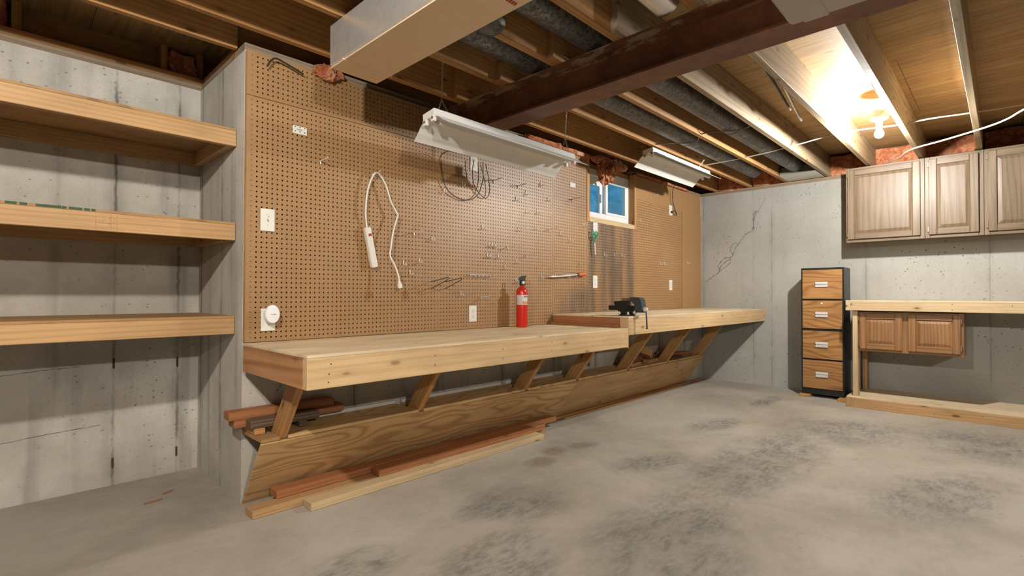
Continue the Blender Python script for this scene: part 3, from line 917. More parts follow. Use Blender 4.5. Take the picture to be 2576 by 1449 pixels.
# sloped bin below: shelf strips between the braces and slanted plywood front
sb = thing('storage_bin', (2.4, -0.12, 0.0), 'sloping plywood bin along the wall foot under the long bench', 'bin')
ed = [0.0] + BR + [4.835]
for i in range(len(ed) - 1):
    x0 = ed[i] + (0.0195 if i else 0)
    x1 = ed[i + 1] - (0.0195 if i < len(ed) - 2 else 0)
    box('shelf_strip', x0, x1, -0.258, -0.002, 0.348, 0.364, 'ply_fir' if i else 'ply_shelf', sb, 'x', 0.001)
for x0, x1, m in ((0.0, 2.43, 'ply_fir'), (2.432, 4.835, 'ply_birch')):
    nrm = Vector((0, -1, -0.70)).normalized()
    a = Vector(((x0 + x1) / 2, -0.004, 0.004)) + nrm * 0.008
    b = Vector(((x0 + x1) / 2, -0.70 * 0.348 - 0.004, 0.348)) + nrm * 0.008
    X = Vector((1, 0, 0))
    Yv = (b - a).normalized()
    Zv = X.cross(Yv)
    R = Matrix((X, Yv, Zv)).transposed().to_4x4()
    link('front_panel', cube_me(x1 - x0, (b - a).length, 0.012, 0.001), Matrix.Translation((a + b) / 2) @ R, sb, m)
for x0, x1 in ((0.29, 0.875), (0.925, 1.795), (1.845, 2.40)):
    box('backing_strip', x0, x1, -0.022, -0.002, 0.3645, 0.384, 'label', sb, 'x', 0.002)
screws([(0.3 + 0.4 * k, -0.70 * 0.03 - 0.018, 0.03) for k in range(11)], sb, FACE_Y, 'screw_dark', 0.003)

# ------------------------------------------------------------------ loose lumber
def stick(name, x0, x1, y0, y1, z0, z1, mat, label, group, cat='lumber', grain='x', rz=0.0):
    o = box(name, x0, x1, y0, y1, z0, z1, mat, None, grain, 0.003)
    if rz:
        c = WM[o.name].translation.copy()
        o.matrix_basis = Matrix.Translation(c) @ Matrix.Rotation(rz, 4, 'Z') @ Matrix.Translation(-c) @ WM[o.name]
        WM[o.name] = o.matrix_basis.copy()
    return tag(o, label, cat, group)


gf = 'loose lumber on the floor'
stick('lumber_board', -0.030, 2.02, -0.243, -0.155, 0.0, 0.038, 'pine', 'orange-brown board flat on the floor, its end sticking out furthest left', gf)
stick('lumber_board', 0.20, 1.915, -0.345, -0.257, 0.0, 0.038, 'pine_pale', 'pale knotty board on the floor, outermost of the loose lumber', gf)
stick('lumber_board', 0.615, 2.02, -0.268, -0.180, 0.0385, 0.0765, 'fir_red', 'short reddish board lying across the top of two floor boards', gf)
stick('lumber_board', 0.105, 2.26, -0.177, -0.092, 0.0385, 0.0765, 'fir_red', 'long reddish board against the bin front, above the floor board', gf)
stick('trim_moulding', 2.33, 5.22, -0.062, -0.030, 0.0, 0.022, 'fir_end', 'thin wooden moulding strip tucked at the foot of the bin', gf, 'moulding')
stick('trim_moulding', 2.475, 4.60, -0.098, -0.070, 0.0, 0.014, 'brace', 'thinner wooden strip lying on the floor outside the moulding', gf, 'moulding')
gs = 'offcuts stacked on the bin at the left end'
stick('lumber_offcut', 0.005, 0.055, -0.16, -0.01, 0.3645, 0.3945, 'brace', 'small block propping the stacked offcuts at the left end', gs)
stick('lumber_offcut', 0.22, 0.26, -0.16, -0.01, 0.3645, 0.3945, 'weathered', 'dark block under the far end of the stacked offcuts', gs)
stick('lumber_offcut', -0.012, 0.325, -0.160, -0.090, 0.395, 0.433, 'weathered', 'grey weathered offcut at the front of the left stack', gs)
stick('lumber_offcut', -0.062, 0.50, -0.088, -0.006, 0.395, 0.433, 'fir_red', 'lower of two reddish offcuts in the left stack', gs)
stick('lumber_offcut', -0.085, 0.44, -0.090, -0.008, 0.4335, 0.4735, 'fir_red', 'uppermost reddish offcut, top of the left stack', gs)
go = 'offcuts on the bin at the far end'
OFF = [(3.28, 3.50, -0.235, -0.165, 0.365, 0.400, 'fir_end', 0.10, 'flat offcut at the lip of the bin by the fifth brace'), (3.32, 3.50, -0.15, -0.06, 0.365, 0.405, 'fir_red', -0.12, 'offcut lying behind the one at the bin lip'),
       (3.34, 3.52, -0.15, -0.06, 0.406, 0.442, 'brace', 0.2, 'offcut on top in the pile before the sixth brace'), (3.62, 3.84, -0.225, -0.155, 0.365, 0.403, 'brace', 0.10, 'skewed offcut leaning toward the sixth brace'),
       (3.60, 3.84, -0.105, -0.02, 0.365, 0.425, 'fir_red', 0.0, 'thick dark offcut at the wall before the sixth brace'), (4.06, 4.38, -0.235, -0.16, 0.365, 0.385, 'weathered', 0.08, 'grey thin board between the last two braces'),
       (4.10, 4.40, -0.12, -0.03, 0.365, 0.403, 'fir_red', -0.05, 'lower brown offcut between the last two braces'), (4.08, 4.36, -0.14, -0.05, 0.404, 0.442, 'fir_end', 0.15, 'upper brown offcut between the last two braces'),
       (4.44, 4.68, -0.14, -0.05, 0.365, 0.403, 'fir_red', -0.3, 'small offcut by the last brace on the pile')]
for x0, x1, y0, y1, z0, z1, m, rz, lab in OFF:
    stick('lumber_offcut', x0, x1, y0, y1, z0, z1, m, lab, go, 'lumber', 'x', rz)
ww = box('wedge_block', 3.64, 3.72, -0.20, -0.10, 0.43, 0.50, 'brace', None, 'x', 0.003)
ww.matrix_basis = Matrix.Translation((3.70, -0.165, 0.462)) @ Matrix.Rotation(0.6, 4, 'Y') @ Matrix.Rotation(0.5, 4, 'Z')
tag(ww, 'tilted square block on top of the far offcut pile', 'lumber', go)

# ------------------------------------------------------------------ ducts
d1 = thing('insulated_duct', (0.35, -3.0, 2.1), 'foil-wrapped rectangular air duct with wood tan reflection coloured into its underside near the pegboard', 'duct', 'air ducts')
DX0, DX1, DY, DZ = 0.215, 0.470, -0.465, 2.10
box('duct_body', DX0, DX1, -7.0, DY, DZ + 0.004, 2.305, 'foil', d1, 'y', 0.010)
box('underside', DX0 + 0.006, DX1 - 0.006, -7.0, DY - 0.004, DZ, DZ + 0.006, 'foil_reflect', d1, 'y', 0.001)
box('end_tape', DX0 - 0.001, DX1 + 0.001, DY - 0.135, DY - 0.129, DZ - 0.0016, DZ + 0.006, 'foil_reflect', d1, 'x', 0.0006)
for k in range(9):
    x = 0.335 + 0.0125 * k
    plank('printed_mark', (x, -1.470, DZ - 0.0008), (x + 0.004, -1.452, DZ - 0.0008), 0.0085, 0.001, 'ink_red', d1, (0, 0, -1), 0)
d2 = thing('insulated_duct', (0.9, -3.5, 2.05), 'foil-wrapped duct end beside the steel beam at the top of the picture', 'duct', 'air ducts')
box('duct_body', 0.62, 1.205, -6.0, -2.16, 2.052, 2.305, 'foil_scrim', d2, 'y', 0.012)
box('tape_band', 0.619, 1.206, -2.29, -2.21, 2.0505, 2.06, 'foil_scrim', d2, 'x', 0.001)
gp = 'round galvanized ducts between the joists'


def pipe(y, z, x0, x1, r, label, seams):
    t = thing('round_duct', (x0, y, z), label, 'duct', gp)
    me = set_smooth(lathe_me([(0, 0), (r, 0), (r, x1 - x0), (0, x1 - x0)], 28))
    link('pipe', me, Matrix.Translation((x0, y, z)) @ RY90, t, 'galv')
    for s in seams:
        me = set_smooth(lathe_me([(r, 0), (r + 0.003, 0.002), (r + 0.003, 0.010), (r, 0.012)], 28))
        link('joint_bead', me, Matrix.Translation((s, y, z)) @ RY90, t, 'galv')
    return t


pipe(-0.775, 2.405, 0.50, 4.95, 0.076, 'round grey duct nearer the pegboard, running between joists over the beam', (1.9, 3.3, 3.7))
pipe(-1.175, 2.405, 0.50, 4.972, 0.076, 'round grey duct further from the pegboard, ending at the register boot', (1.75, 3.25, 4.1, 4.6))
el = thing('round_duct', (0.62, -0.98, 2.33), 'grey duct collar with closed end beside the rectangular foil duct', 'duct', gp)
link('collar', set_smooth(lathe_me([(0, 0), (0.068, 0), (0.068, 0.30), (0.062, 0.335), (0.045, 0.36), (0, 0.37)], 28)), Matrix.Translation((0.46, -0.985, 2.345)) @ RY90, el, 'galv')
fx = thing('flexible_duct', (0.8, -1.60, 2.43), 'shiny ribbed aluminium flexible duct above the steel beam', 'duct', gp)
pr = [(0, 0)]
for k in range(46):
    pr += [(0.064, k * 0.018), (0.072, k * 0.018 + 0.009)]
pr += [(0.064, 46 * 0.018), (0.05, 46 * 0.018 + 0.01), (0, 46 * 0.018 + 0.012)]
link('ribbed_hose', set_smooth(lathe_me(pr, 28), 60), Matrix.Translation((0.50, -1.60, 2.425)) @ RY90, fx, 'flex')
bt = thing('register_boot', (5.1, -1.17, 2.31), 'pale metal register boot on the sill at the end of a round duct', 'boot')
prism('boot_hood', [(4.98, 2.318), (5.30, 2.318), (5.30, 2.40), (5.14, 2.43), (5.03, 2.40)], 'y', -1.34, -1.02, 'boot', bt)
box('flange', 4.955, 5.335, -1.362, -1.01, 2.3105, 2.318, 'flex', bt, 'y')

# ------------------------------------------------------------------ hanging shop lights
def chain_me(p0, p1, link_len=0.018, r=0.0013):
    """one chain as a single strip of interlocked links"""
    p0, p1 = Vector(p0), Vector(p1)
    d = p1 - p0
    n = int(d.length / (link_len * 0.72))
    X = d.normalized()
    s = X.orthogonal().normalized()
    t = X.cross(s)
    bm = bmesh.new()
    for i in range(n):
        c = p0 + d * ((i + 0.5) / n)
        w = s if i % 2 else t
        pts = []
        for k in range(9):
            a = 2 * PI * k / 8
            pts.append(c + X * math.cos(a) * link_len * 0.5 + w * math.sin(a) * link_len * 0.26)
        me = tube_me(pts, r, 4)
        bm.from_mesh(me)
        bpy.data.meshes.remove(me)
    return bm_mesh(bm, 'chain', True)


TILT = math.radians(-8.0)


def shop_light(x0, x1, y0, zt, label, tubes, hang, hw=0.0515, ww_=0.148):
    c0 = Vector(((x0 + x1) / 2, y0, zt))
    t = thing('shop_light', c0, label, 'light fixture', 'unlit hanging shop lights')
    zh = zt - 0.040
    box('housing', x0, x1, y0 - hw, y0 + hw, zh, zt, 'enamel', t, 'x', 0.004)
    xa, xb = x0 + 0.004, x1 - 0.002
    th = 0.0018
    for s in (-1, 1):
        P = [(0.016, zh - 0.004), (0.034, zh - 0.003), (0.058, zh - 0.008), (0.082, zh - 0.022), (0.108, zh - 0.046), (0.132, zh - 0.062), (ww_, zh - 0.075)]
        Q = [(a + th * 0.6, b + th) for a, b in P][::-1]
        prism('reflector_wing', [(y0 + s * a, b) for a, b in P + Q], 'x', xa, xb, 'enamel', t, smooth=False)
    prism('reflector_ridge', [(y0 - 0.016, zh - 0.001), (y0 + 0.016, zh - 0.001), (y0 + 0.007, zh - 0.020), (y0 - 0.007, zh - 0.020)], 'x', x0 + 0.06, x1 - 0.06, 'enamel', t)
    for xe, s in ((x0, 1), (x1, -1)):
        for dy in (-0.034, 0.034):
            so = prism('lamp_socket', [(y0 + dy - 0.013, zh), (y0 + dy + 0.013, zh), (y0 + dy + 0.013, zh - 0.020), (y0 + dy + 0.008, zh - 0.029), (y0 + dy - 0.008, zh - 0.029), (y0 + dy - 0.013, zh - 0.020)], 'x', xe - s * 0.004, xe + s * 0.014, 'white_glossy', t)
            box('contact', min(xe - s * 0.0055, xe - s * 0.0035), max(xe - s * 0.0055, xe - s * 0.0035), y0 + dy - 0.008, y0 + dy + 0.008, zh - 0.018, zh - 0.004, 'copper', so, 'z', 0)
    for dy in tubes:
        tb = link('fluorescent_tube', set_smooth(lathe_me([(0, 0), (0.0125, 0.0), (0.0125, x1 - x0 - 0.034), (0, x1 - x0 - 0.034)], 16)), Matrix.Translation((x0 + 0.017, y0 + dy, zh - 0.024)) @ RY90, t, 'enamel')
        for xe in (x0 + 0.018, x1 - 0.033):
            link('end_cap', set_smooth(lathe_me([(0.0126, 0), (0.0131, 0.002), (0.0131, 0.012), (0.0126, 0.014)], 16)), Matrix.Translation((xe, y0 + dy, zh - 0.024)) @ RY90, tb, 'steel')
    RT = Matrix.Translation(c0) @ Matrix.Rotation(TILT, 4, 'X')
    t.matrix_basis = RT
    WM[t.name] = RT
    for a, b in hang:
        link('hanging_chain', chain_me(a, b), None, t, 'chain')
    return t


L1X0, L1X1, L1Y, L1Z = 0.724, 1.941, -0.548, 2.012
l1 = shop_light(L1X0, L1X1, L1Y, L1Z, 'white unlit shop light hanging by chains just under the steel beam', (), [((0.83, -0.535, 2.31), (0.825, -0.535, 2.10)), ((0.825, -0.535, 2.10), (0.80, -0.52, 2.012)), ((0.825, -0.535, 2.10), (0.845, -0.575, 2.012)),
                ((1.845, -0.60, 2.31), (1.845, -0.585, 2.11)), ((1.845, -0.585, 2.11), (1.83, -0.57, 2.012)), ((1.845, -0.585, 2.11), (1.865, -0.60, 2.012))])
L2X0, L2X1, L2Y, L2Z = 3.03, 4.20, -0.548, 2.292
l2 = shop_light(L2X0, L2X1, L2Y, L2Z, 'white unlit shop light fixed under the joists near the small window', (-0.034,), [])
tube('hanging_string', [(3.79, -0.72, 2.31), (3.80, -0.66, 2.26), (3.815, -0.602, 2.29)], 0.0016, 'cord_white', l2, 6)
tube('hanging_string', [(3.775, -0.72, 2.31), (3.785, -0.66, 2.255), (3.80, -0.602, 2.286)], 0.0016, 'cord_white', l2, 6)
# their cords
o = tube('lamp_cord', [(1.16, -0.40, 1.99), (1.16, -0.20, 1.965), (1.18, -0.07, 1.95), (1.20, -0.055, 1.85), (1.26, -0.050, 1.74), (1.40, -0.048, 1.695), (1.52, -0.05, 1.74), (1.575, -0.052, 1.86), (1.575, -0.055, 1.99)], 0.0032, 'brown_wire')
tag(o, 'thin brown lamp cord looping down the pegboard behind the near shop light', 'cord', 'lamp cords')
o = tube('lamp_cord', [(1.475, -0.07, 1.985), (1.47, -0.06, 1.90), (1.50, -0.052, 1.80), (1.60, -0.05, 1.735), (1.645, -0.05, 1.79), (1.63, -0.052, 1.89), (1.60, -0.056, 1.98)], 0.0030, 'brown_wire')
tag(o, 'darker lamp cord crossing the brown loop below the upper outlet', 'cord', 'lamp cords')
o = tube('lamp_cord', [(4.44, -0.50, 2.27), (4.445, -0.20, 2.30), (4.455, -0.08, 2.25), (4.47, -0.062, 2.10), (4.535, -0.062, 1.98), (4.56, -0.062, 1.945), (4.545, -0.064, 1.975), (4.500, -0.058, 1.990)], 0.0042, 'cord_black')
tag(o, 'black cord plugged into the outlet right of the small window', 'cord', 'lamp cords')

# ------------------------------------------------------------------ bare bulbs
def bulb_lamp(x, y, z, col, watts, label, name='bulb_lamp'):
    t = thing(name, (x, y, z + 0.10), label, 'lamp', 'bare bulb lamps')
    bx = prism('junction_box', [(x + 0.046 * math.cos(k * PI / 4 + PI / 8), y + 0.046 * math.sin(k * PI / 4 + PI / 8)) for k in range(8)], 'z', z + 0.115, z + 0.165, 'bluepvc', t)
    lathe('lamp_holder', [(0, 0.118), (0.056, 0.116), (0.058, 0.108), (0.045, 0.099), (0.024, 0.094), (0.021, 0.060), (0.018, 0.050), (0, 0.050)], (x, y, z), 'porcelain', t, 28)
    m = emis('lit_bulb_glass', col, watts / (PI * 0.0118))
    me = set_smooth(lathe_me([(0, -0.034), (0.012, -0.0325), (0.022, -0.026), (0.0285, -0.015), (0.030, -0.004), (0.0285, 0.007), (0.023, 0.019), (0.016, 0.031), (0.0135, 0.040), (0.0135, 0.050), (0, 0.050)], 10), 80)
    me.materials.append(m)
    link('bulb', me, Matrix.Translation((x, y, z)), t)
    return t


AX, AY, AZ = 3.709, -2.075, 2.245
bl = bulb_lamp(AX, AY, AZ, COL_A, BULB_A, 'lit bare bulb in a white porcelain holder on a joist side')
bulb_lamp(-1.30, -2.06, 2.27, COL_B, BULB_B, 'lit bare bulb on the ceiling above and left of the camera')
bulb_lamp(-1.12, -5.28, 2.26, COL_B, BULB_C, 'lit bare bulb on the ceiling far behind the camera')
tube('feed_cable', [(AX - 0.30, -2.166, 2.45), (AX - 0.14, -2.160, 2.455), (AX - 0.06, -2.145, 2.43), (AX - 0.055, -2.12, 2.395), (AX - 0.04, -2.10, 2.39)], 0.0055, 'cable', bl, 8)

gc = 'pale cables strung across the joists'
o = tube('white_cable', [(4.02, -0.40, 2.318), (3.99, -1.05, 2.318), (3.93, -1.45, 2.33), (3.92, -1.80, 2.36), (4.00, -2.15, 2.36), (3.97, -2.35, 2.355), (4.04, -2.60, 2.36), (4.08, -3.0, 2.36), (4.10, -3.6, 2.36)], 0.0055, 'cable')
tag(o, 'pale cable threaded straight through the joists behind the bulb', 'cable', gc)
o = tube('white_cable', [(5.25, -1.90, 2.335), (4.90, -2.05, 2.302), (4.62, -2.17, 2.296), (4.42, -2.40, 2.285), (4.25, -2.645, 2.290), (4.08, -2.76, 2.283), (3.93, -2.84, 2.290), (3.70, -3.0, 2.296), (3.5, -3.4, 2.296)], 0.007, 'cable')
tag(o, 'sagging pale cable under the joists above the wall cabinets', 'cable', gc)
o = tube('grey_cable', [(3.02, -0.42, 2.322), (3.06, -0.62, 2.322), (3.22, -0.88, 2.322), (3.05, -1.02, 2.322), (3.15, -1.26, 2.322), (3.1, -1.40, 2.322)], 0.0045, 'galv')
tag(o, 'dull grey cable crossing below the round ducts', 'cable', gc)
o = tube('white_cable', [(1.60, -1.0, 2.322), (1.75, -1.10, 2.315), (1.62, -1.22, 2.325)], 0.0045, 'cable')
tag(o, 'short pale cable looping out from under the steel beam', 'cable', gc)
o = tube('white_cable', [(2.30, -2.135, 2.50), (2.62, -2.14, 2.42), (2.95, -2.150, 2.36), (3.15, -2.16, 2.335)], 0.004, 'cable')
tag(o, 'thin pale cable drooping down the joist left of the bulb', 'cable', gc)
gr_ = 'thin metal rods by the joist'
for i, (a, b) in enumerate((((2.02, -1.70, 2.52), (3.005, -1.665, 2.337)), ((2.10, -1.745, 2.52), (3.30, -1.66, 2.337)))):
    o = tube('metal_rod', [a, b], 0.010 if i == 0 else 0.008, 'brown_wire' if i == 0 else 'flex', None, 8, False)
    tag(o, ('dark thin rod hanging beside the joist near the bulb', 'bright thin rod hanging beside the joist near the bulb')[i], 'rod', gr_)

# ------------------------------------------------------------------ insulation
gi = 'pink fibreglass insulation stuffed at the wall tops'


def insul(x0, x1, y0, y1, z0, z1, label, amp=0.02, freq=9, seed=0, rd=False):
    o = lump('insulation_wad', x0, x1, y0, y1, z0, z1, 'insul', amp, freq, 24, None, seed, rd)
    return tag(o, label, 'insulation', gi)


for i, (ya, yb, lab) in enumerate(((-0.56, -0.21, 'pink insulation on the right sill nearest the pegboard corner'), (-0.96, -0.62, 'pink insulation on the right sill at the end of the nearer duct'), (-1.76, -1.41, 'pink insulation on the right sill left of the wall cabinets'),
                                   (-2.16, -1.81, 'pink insulation above the first wall cabinet behind the bulb'), (-2.56, -2.21, 'pink insulation above the narrow middle wall cabinet'), (-2.96, -2.61, 'pink insulation above the right wall cabinet at the frame edge'))):
    insul(XR + 0.01, XR + 0.13, ya, yb, ZJ0 + 0.004, ZJ1 - 0.03, lab, 0.016, 8, i)
insul(2.93, 3.50, -0.10, -0.005, 2.235, 2.33, 'torn pink insulation lying along the window top', 0.035, 9, 11, True)
insul(3.00, 3.25, -0.120, -0.045, 2.085, 2.25, 'torn pink insulation tuft drooping over the window', 0.06, 9, 12, True)
insul(2.05, 2.88, -0.062, -0.012, 2.266, 2.300, 'ragged insulation along the wall top left of the window', 0.032, 12, 14)
insul(3.74, 4.9, -0.036, 0.0, 2.272, 2.296, 'thin ragged insulation along the wall top right of the window', 0.018, 13, 15)
insul(0.35, 0.50, -0.070, -0.034, 2.235, 2.295, 'pink insulation scrap above the pegboard behind the duct', 0.03, 14, 16, True)
insul(-0.13, -0.01, 0.86, 0.99, H + 0.08, 2.50, 'pink insulation in the stud bay above the recess corner', 0.03, 9, 17)
insul(-1.0, -0.85, 0.85, 0.99, H + 0.08, 2.52, 'pink insulation in the stud bay at the left frame edge', 0.03, 9, 18)

# ------------------------------------------------------------------ right wall: hung oak cabinets
def door(parent, y0, y1, z0, z1, x, mat, hinge_side, fw=0.055, raised=True):
    """raised-panel door facing -x; front face at x"""
    d = box('door', x + 0.014, x + 0.020, y0 + 0.01, y1 - 0.01, z0 + 0.01, z1 - 0.01, mat, parent, 'z', 0)
    box('stile', x, x + 0.019, y0, y0 + fw, z0, z1, mat, d, 'z', 0.004)
    box('stile', x, x + 0.019, y1 - fw, y1, z0, z1, mat, d, 'z', 0.004)
    box('rail', x + 0.0005, x + 0.019, y0 + fw, y1 - fw, z0, z0 + fw, mat, d, 'y', 0.004)
    box('rail', x + 0.0005, x + 0.019, y0 + fw, y1 - fw, z1 - fw, z1, mat, d, 'y', 0.004)
    # raised panel: bevelled frustum
    a0, a1, c0, c1 = y0 + fw, y1 - fw, z0 + fw, z1 - fw
    bw = 0.028
    bm = bmesh.new()
    O = [bm.verts.new((x + 0.012, a, c)) for a, c in ((a0, c0), (a1, c0), (a1, c1), (a0, c1))]
    I = [bm.verts.new((x + 0.003, a, c)) for a, c in ((a0 + bw, c0 + bw), (a1 - bw, c0 + bw), (a1 - bw, c1 - bw), (a0 + bw, c1 - bw))]
    for k in range(4):
        bm.faces.new((O[k], O[(k + 1) % 4], I[(k + 1) % 4], I[k]))
    bm.faces.new(I)
    bmesh.ops.recalc_face_normals(bm, faces=bm.faces)
    me = bm_mesh(bm, 'panel')
    cc = Vector((x, (a0 + a1) / 2, (c0 + c1) / 2))
    R = Matrix.Rotation(-PI / 2, 4, 'Y')
    me.transform((Matrix.Translation(cc) @ R).inverted())
    link('panel', me, Matrix.Translation(cc) @ R, d, mat)
    yh = y1 if hinge_side > 0 else y0
    for zz in (z0 + 0.05, z1 - 0.05):
        box('hinge', x - 0.001, x + 0.018, yh - (0.002 if hinge_side > 0 else 0.010), yh + (0.010 if hinge_side > 0 else 0.002), zz - 0.024, zz + 0.024, 'brass', d, 'z', 0.002)
    return d


ZC0, ZC1, XC = 1.562, 2.300, 5.045
gcab = 'oak wall cabinets'
for ya, yb, dy0, dy1, lab in ((-2.217, -1.606, -2.188, -1.622, 'wide oak wall cabinet at the left, below the lit bulb'), (-2.615, -2.219, -2.583, -2.247, 'narrow oak wall cabinet in the middle of the row'), (-3.42, -2.617, -3.02, -2.640, 'oak wall cabinet cut by the right edge of the picture')):
    c = thing('wall_cabinet', (5.2, (ya + yb) / 2, ZC0), lab, 'cabinet', gcab)
    box('body', XC + 0.040, XR - 0.002, ya, yb, ZC0 + 0.012, ZC1, 'oak', c, 'y')
    ff = box('face_frame', XC + 0.020, XC + 0.0395, ya, ya + 0.036, ZC0, ZC1, 'oak', c, 'z')
    box('face_frame', XC + 0.020, XC + 0.0395, yb - 0.036, yb, ZC0, ZC1, 'oak', c, 'z')
    box('face_frame', XC + 0.0205, XC + 0.0395, ya + 0.036, yb - 0.036, ZC0, ZC0 + 0.04, 'oak', c, 'y')
    box('face_frame', XC + 0.0205, XC + 0.0395, ya + 0.036, yb - 0.036, ZC1 - 0.04, ZC1, 'oak', c, 'y')
    door(c, dy0, dy1, ZC0 + 0.030, ZC1 - 0.022, XC, 'oak', 1, 0.058)
    if ya < -3:
        door(c, -3.40, -3.035, ZC0 + 0.030, ZC1 - 0.022, XC, 'oak', -1, 0.058)

# ------------------------------------------------------------------ right bench
rb = thing('workbench', (5.0, -3.0, 0.0), 'pale pine workbench along the right wall with a floor-level base shelf', 'workbench', 'wall benches')
XB0 = 4.733
box('tabletop', XB0, XR - 0.004, -4.6, -1.660, 0.982, 0.9948, 'ply_top', rb, 'y', 0.001)
fb = box('front_board', XB0, XB0 + 0.038, -4.6, -1.699, 0.9, 0.9815, 'pine_pale', rb, 'y')
box('end_board', XB0, XR - 0.004, -1.6985, -1.660, 0.9, 0.9815, 'pine_pale', rb, 'x')
for y, z in ((-2.42, 0.965), (-2.42, 0.92), (-2.78, 0.96)):
    screws([(XB0, y, z)], fb, FACE_X, 'screw_dark', 0.004)
bb = box('base_board', XB0, XB0 + 0.038, -4.6, -1.699, 0.0, 0.089, 'pine', rb, 'y')
box('base_end', XB0, XR - 0.004, -1.6985, -1.660, 0.0, 0.089, 'pine', rb, 'x')
box('base_shelf', XB0 + 0.004, XR - 0.004, -4.6, -1.664, 0.0895, 0.1015, 'ply_top', rb, 'y', 0.001)
screws([(XB0, -1.72, 0.06), (XB0, -1.72, 0.03), (XB0, -2.0, 0.05), (XB0, -2.3, 0.03), (XB0, -2.6, 0.06)], bb, FACE_X, 'screw_dark', 0.004)
box('leg', XB0 + 0.040, XB0 + 0.128, -1.747, -1.7075, 0.102, 0.8995, 'pine_pale', rb, 'z')
box('leg', 5.215, 5.303, -1.747, -1.7075, 0.102, 0.8995, 'pine', rb, 'z')
box('leg', XB0 + 0.040, XB0 + 0.128, -4.40, -4.36, 0.102, 0.8995, 'pine_pale', rb, 'z')
box('ink_mark', XB0 + 0.001, XB0 + 0.012, -1.80, -1.742, 0.9945, 0.9955, 'ink_green', rb, 'y', 0)
box('ink_mark', XB0 + 0.001, XB0 + 0.012, -1.712, -1.698, 0.9945, 0.9955, 'ink_green', rb, 'y', 0)
hc = thing('hanging_cabinet', (5.0, -2.1, 0.52), 'small oak double-door cabinet hung under the right workbench', 'cabinet', 'oak wall cabinets')
box('body', 4.822, 5.16, -2.492, -1.7495, 0.527, 0.895, 'oak_warm', hc, 'y')
for a, b in ((-1.786, -1.7495), (-2.130, -2.068), (-2.492, -2.455)):
    box('face_frame', 4.802, 4.8215, a, b, 0.523, 0.895, 'oak_warm', hc, 'z')
for za, zb_ in ((0.523, 0.553), (0.862, 0.895)):
    for a, b in ((-2.068, -1.786), (-2.455, -2.130)):
        box('face_frame', 4.8025, 4.8215, a, b, za, zb_, 'oak_warm', hc, 'y')
door(hc, -2.078, -1.760, 0.545, 0.876, 4.782, 'oak_warm', 1, 0.052)
door(hc, -2.470, -2.122, 0.545, 0.876, 4.782, 'oak_warm', -1, 0.052)

# ------------------------------------------------------------------ file cabinet
fc = thing('file_cabinet', (5.13, -1.406, 0.03), 'tall black four-drawer file cabinet with woodgrain fronts', 'file cabinet')
FX, FY0, FY1 = 5.0, -1.597, -1.216
box('body', FX + 0.004, 5.285, FY0, FY1, 0.030, 1.321, 'black', fc, 'z', 0.004)
for i, (z0, z1) in enumerate(((1.004, 1.300), (0.703, 0.986), (0.396, 0.678), (0.094, 0.378))):
    dr = box('drawer', FX - 0.008, FX + 0.0035, FY0 + 0.014, FY1 - 0.014, z0, z1, 'laminate', fc, 'y', 0.002)
    zc = (1.150, 0.845, 0.540, 0.238)[i]
    hd = prism('handle', [(FX - 0.0085, zc - 0.027), (FX - 0.0085, zc + 0.027), (FX - 0.020, zc + 0.025), (FX - 0.022, zc + 0.006), (FX - 0.0125, zc + 0.003), (FX - 0.0125, zc - 0.001), (FX - 0.020, zc - 0.004), (FX - 0.020, zc - 0.025)], 'y', -1.459, -1.350, 'silver', dr)
    if i == 1:
        lathe('lock', [(0, 0), (0.009, 0), (0.009, 0.004), (0.006, 0.006), (0, 0.006)], (FX - 0.008, -1.404, 0.957), 'steel', dr, 16, FACE_X)
gsh = 'wooden shims under the file cabinet'
o = box('wood_shim', 4.955, 5.10, -1.300, -1.205, 0.0, 0.0295, 'brace', None, 'y', 0.002)
tag(o, 'small wood shim under the left front foot of the file cabinet', 'shim', gsh)
o = box('wood_shim', 4.90, 5.10, -1.645, -1.555, 0.0, 0.0295, 'brace', None, 'y', 0.002)
tag(o, 'small wood shim under the right front foot of the file cabinet', 'shim', gsh)
o = box('wood_shim', 5.18, 5.28, -1.58, -1.24, 0.0, 0.0295, 'brace', None, 'y', 0.002)
tag(o, 'wood shim under the rear edge of the file cabinet', 'shim', gsh)

# ------------------------------------------------------------------ outlets and plates on the pegboard
gpl = 'ivory wall plates'


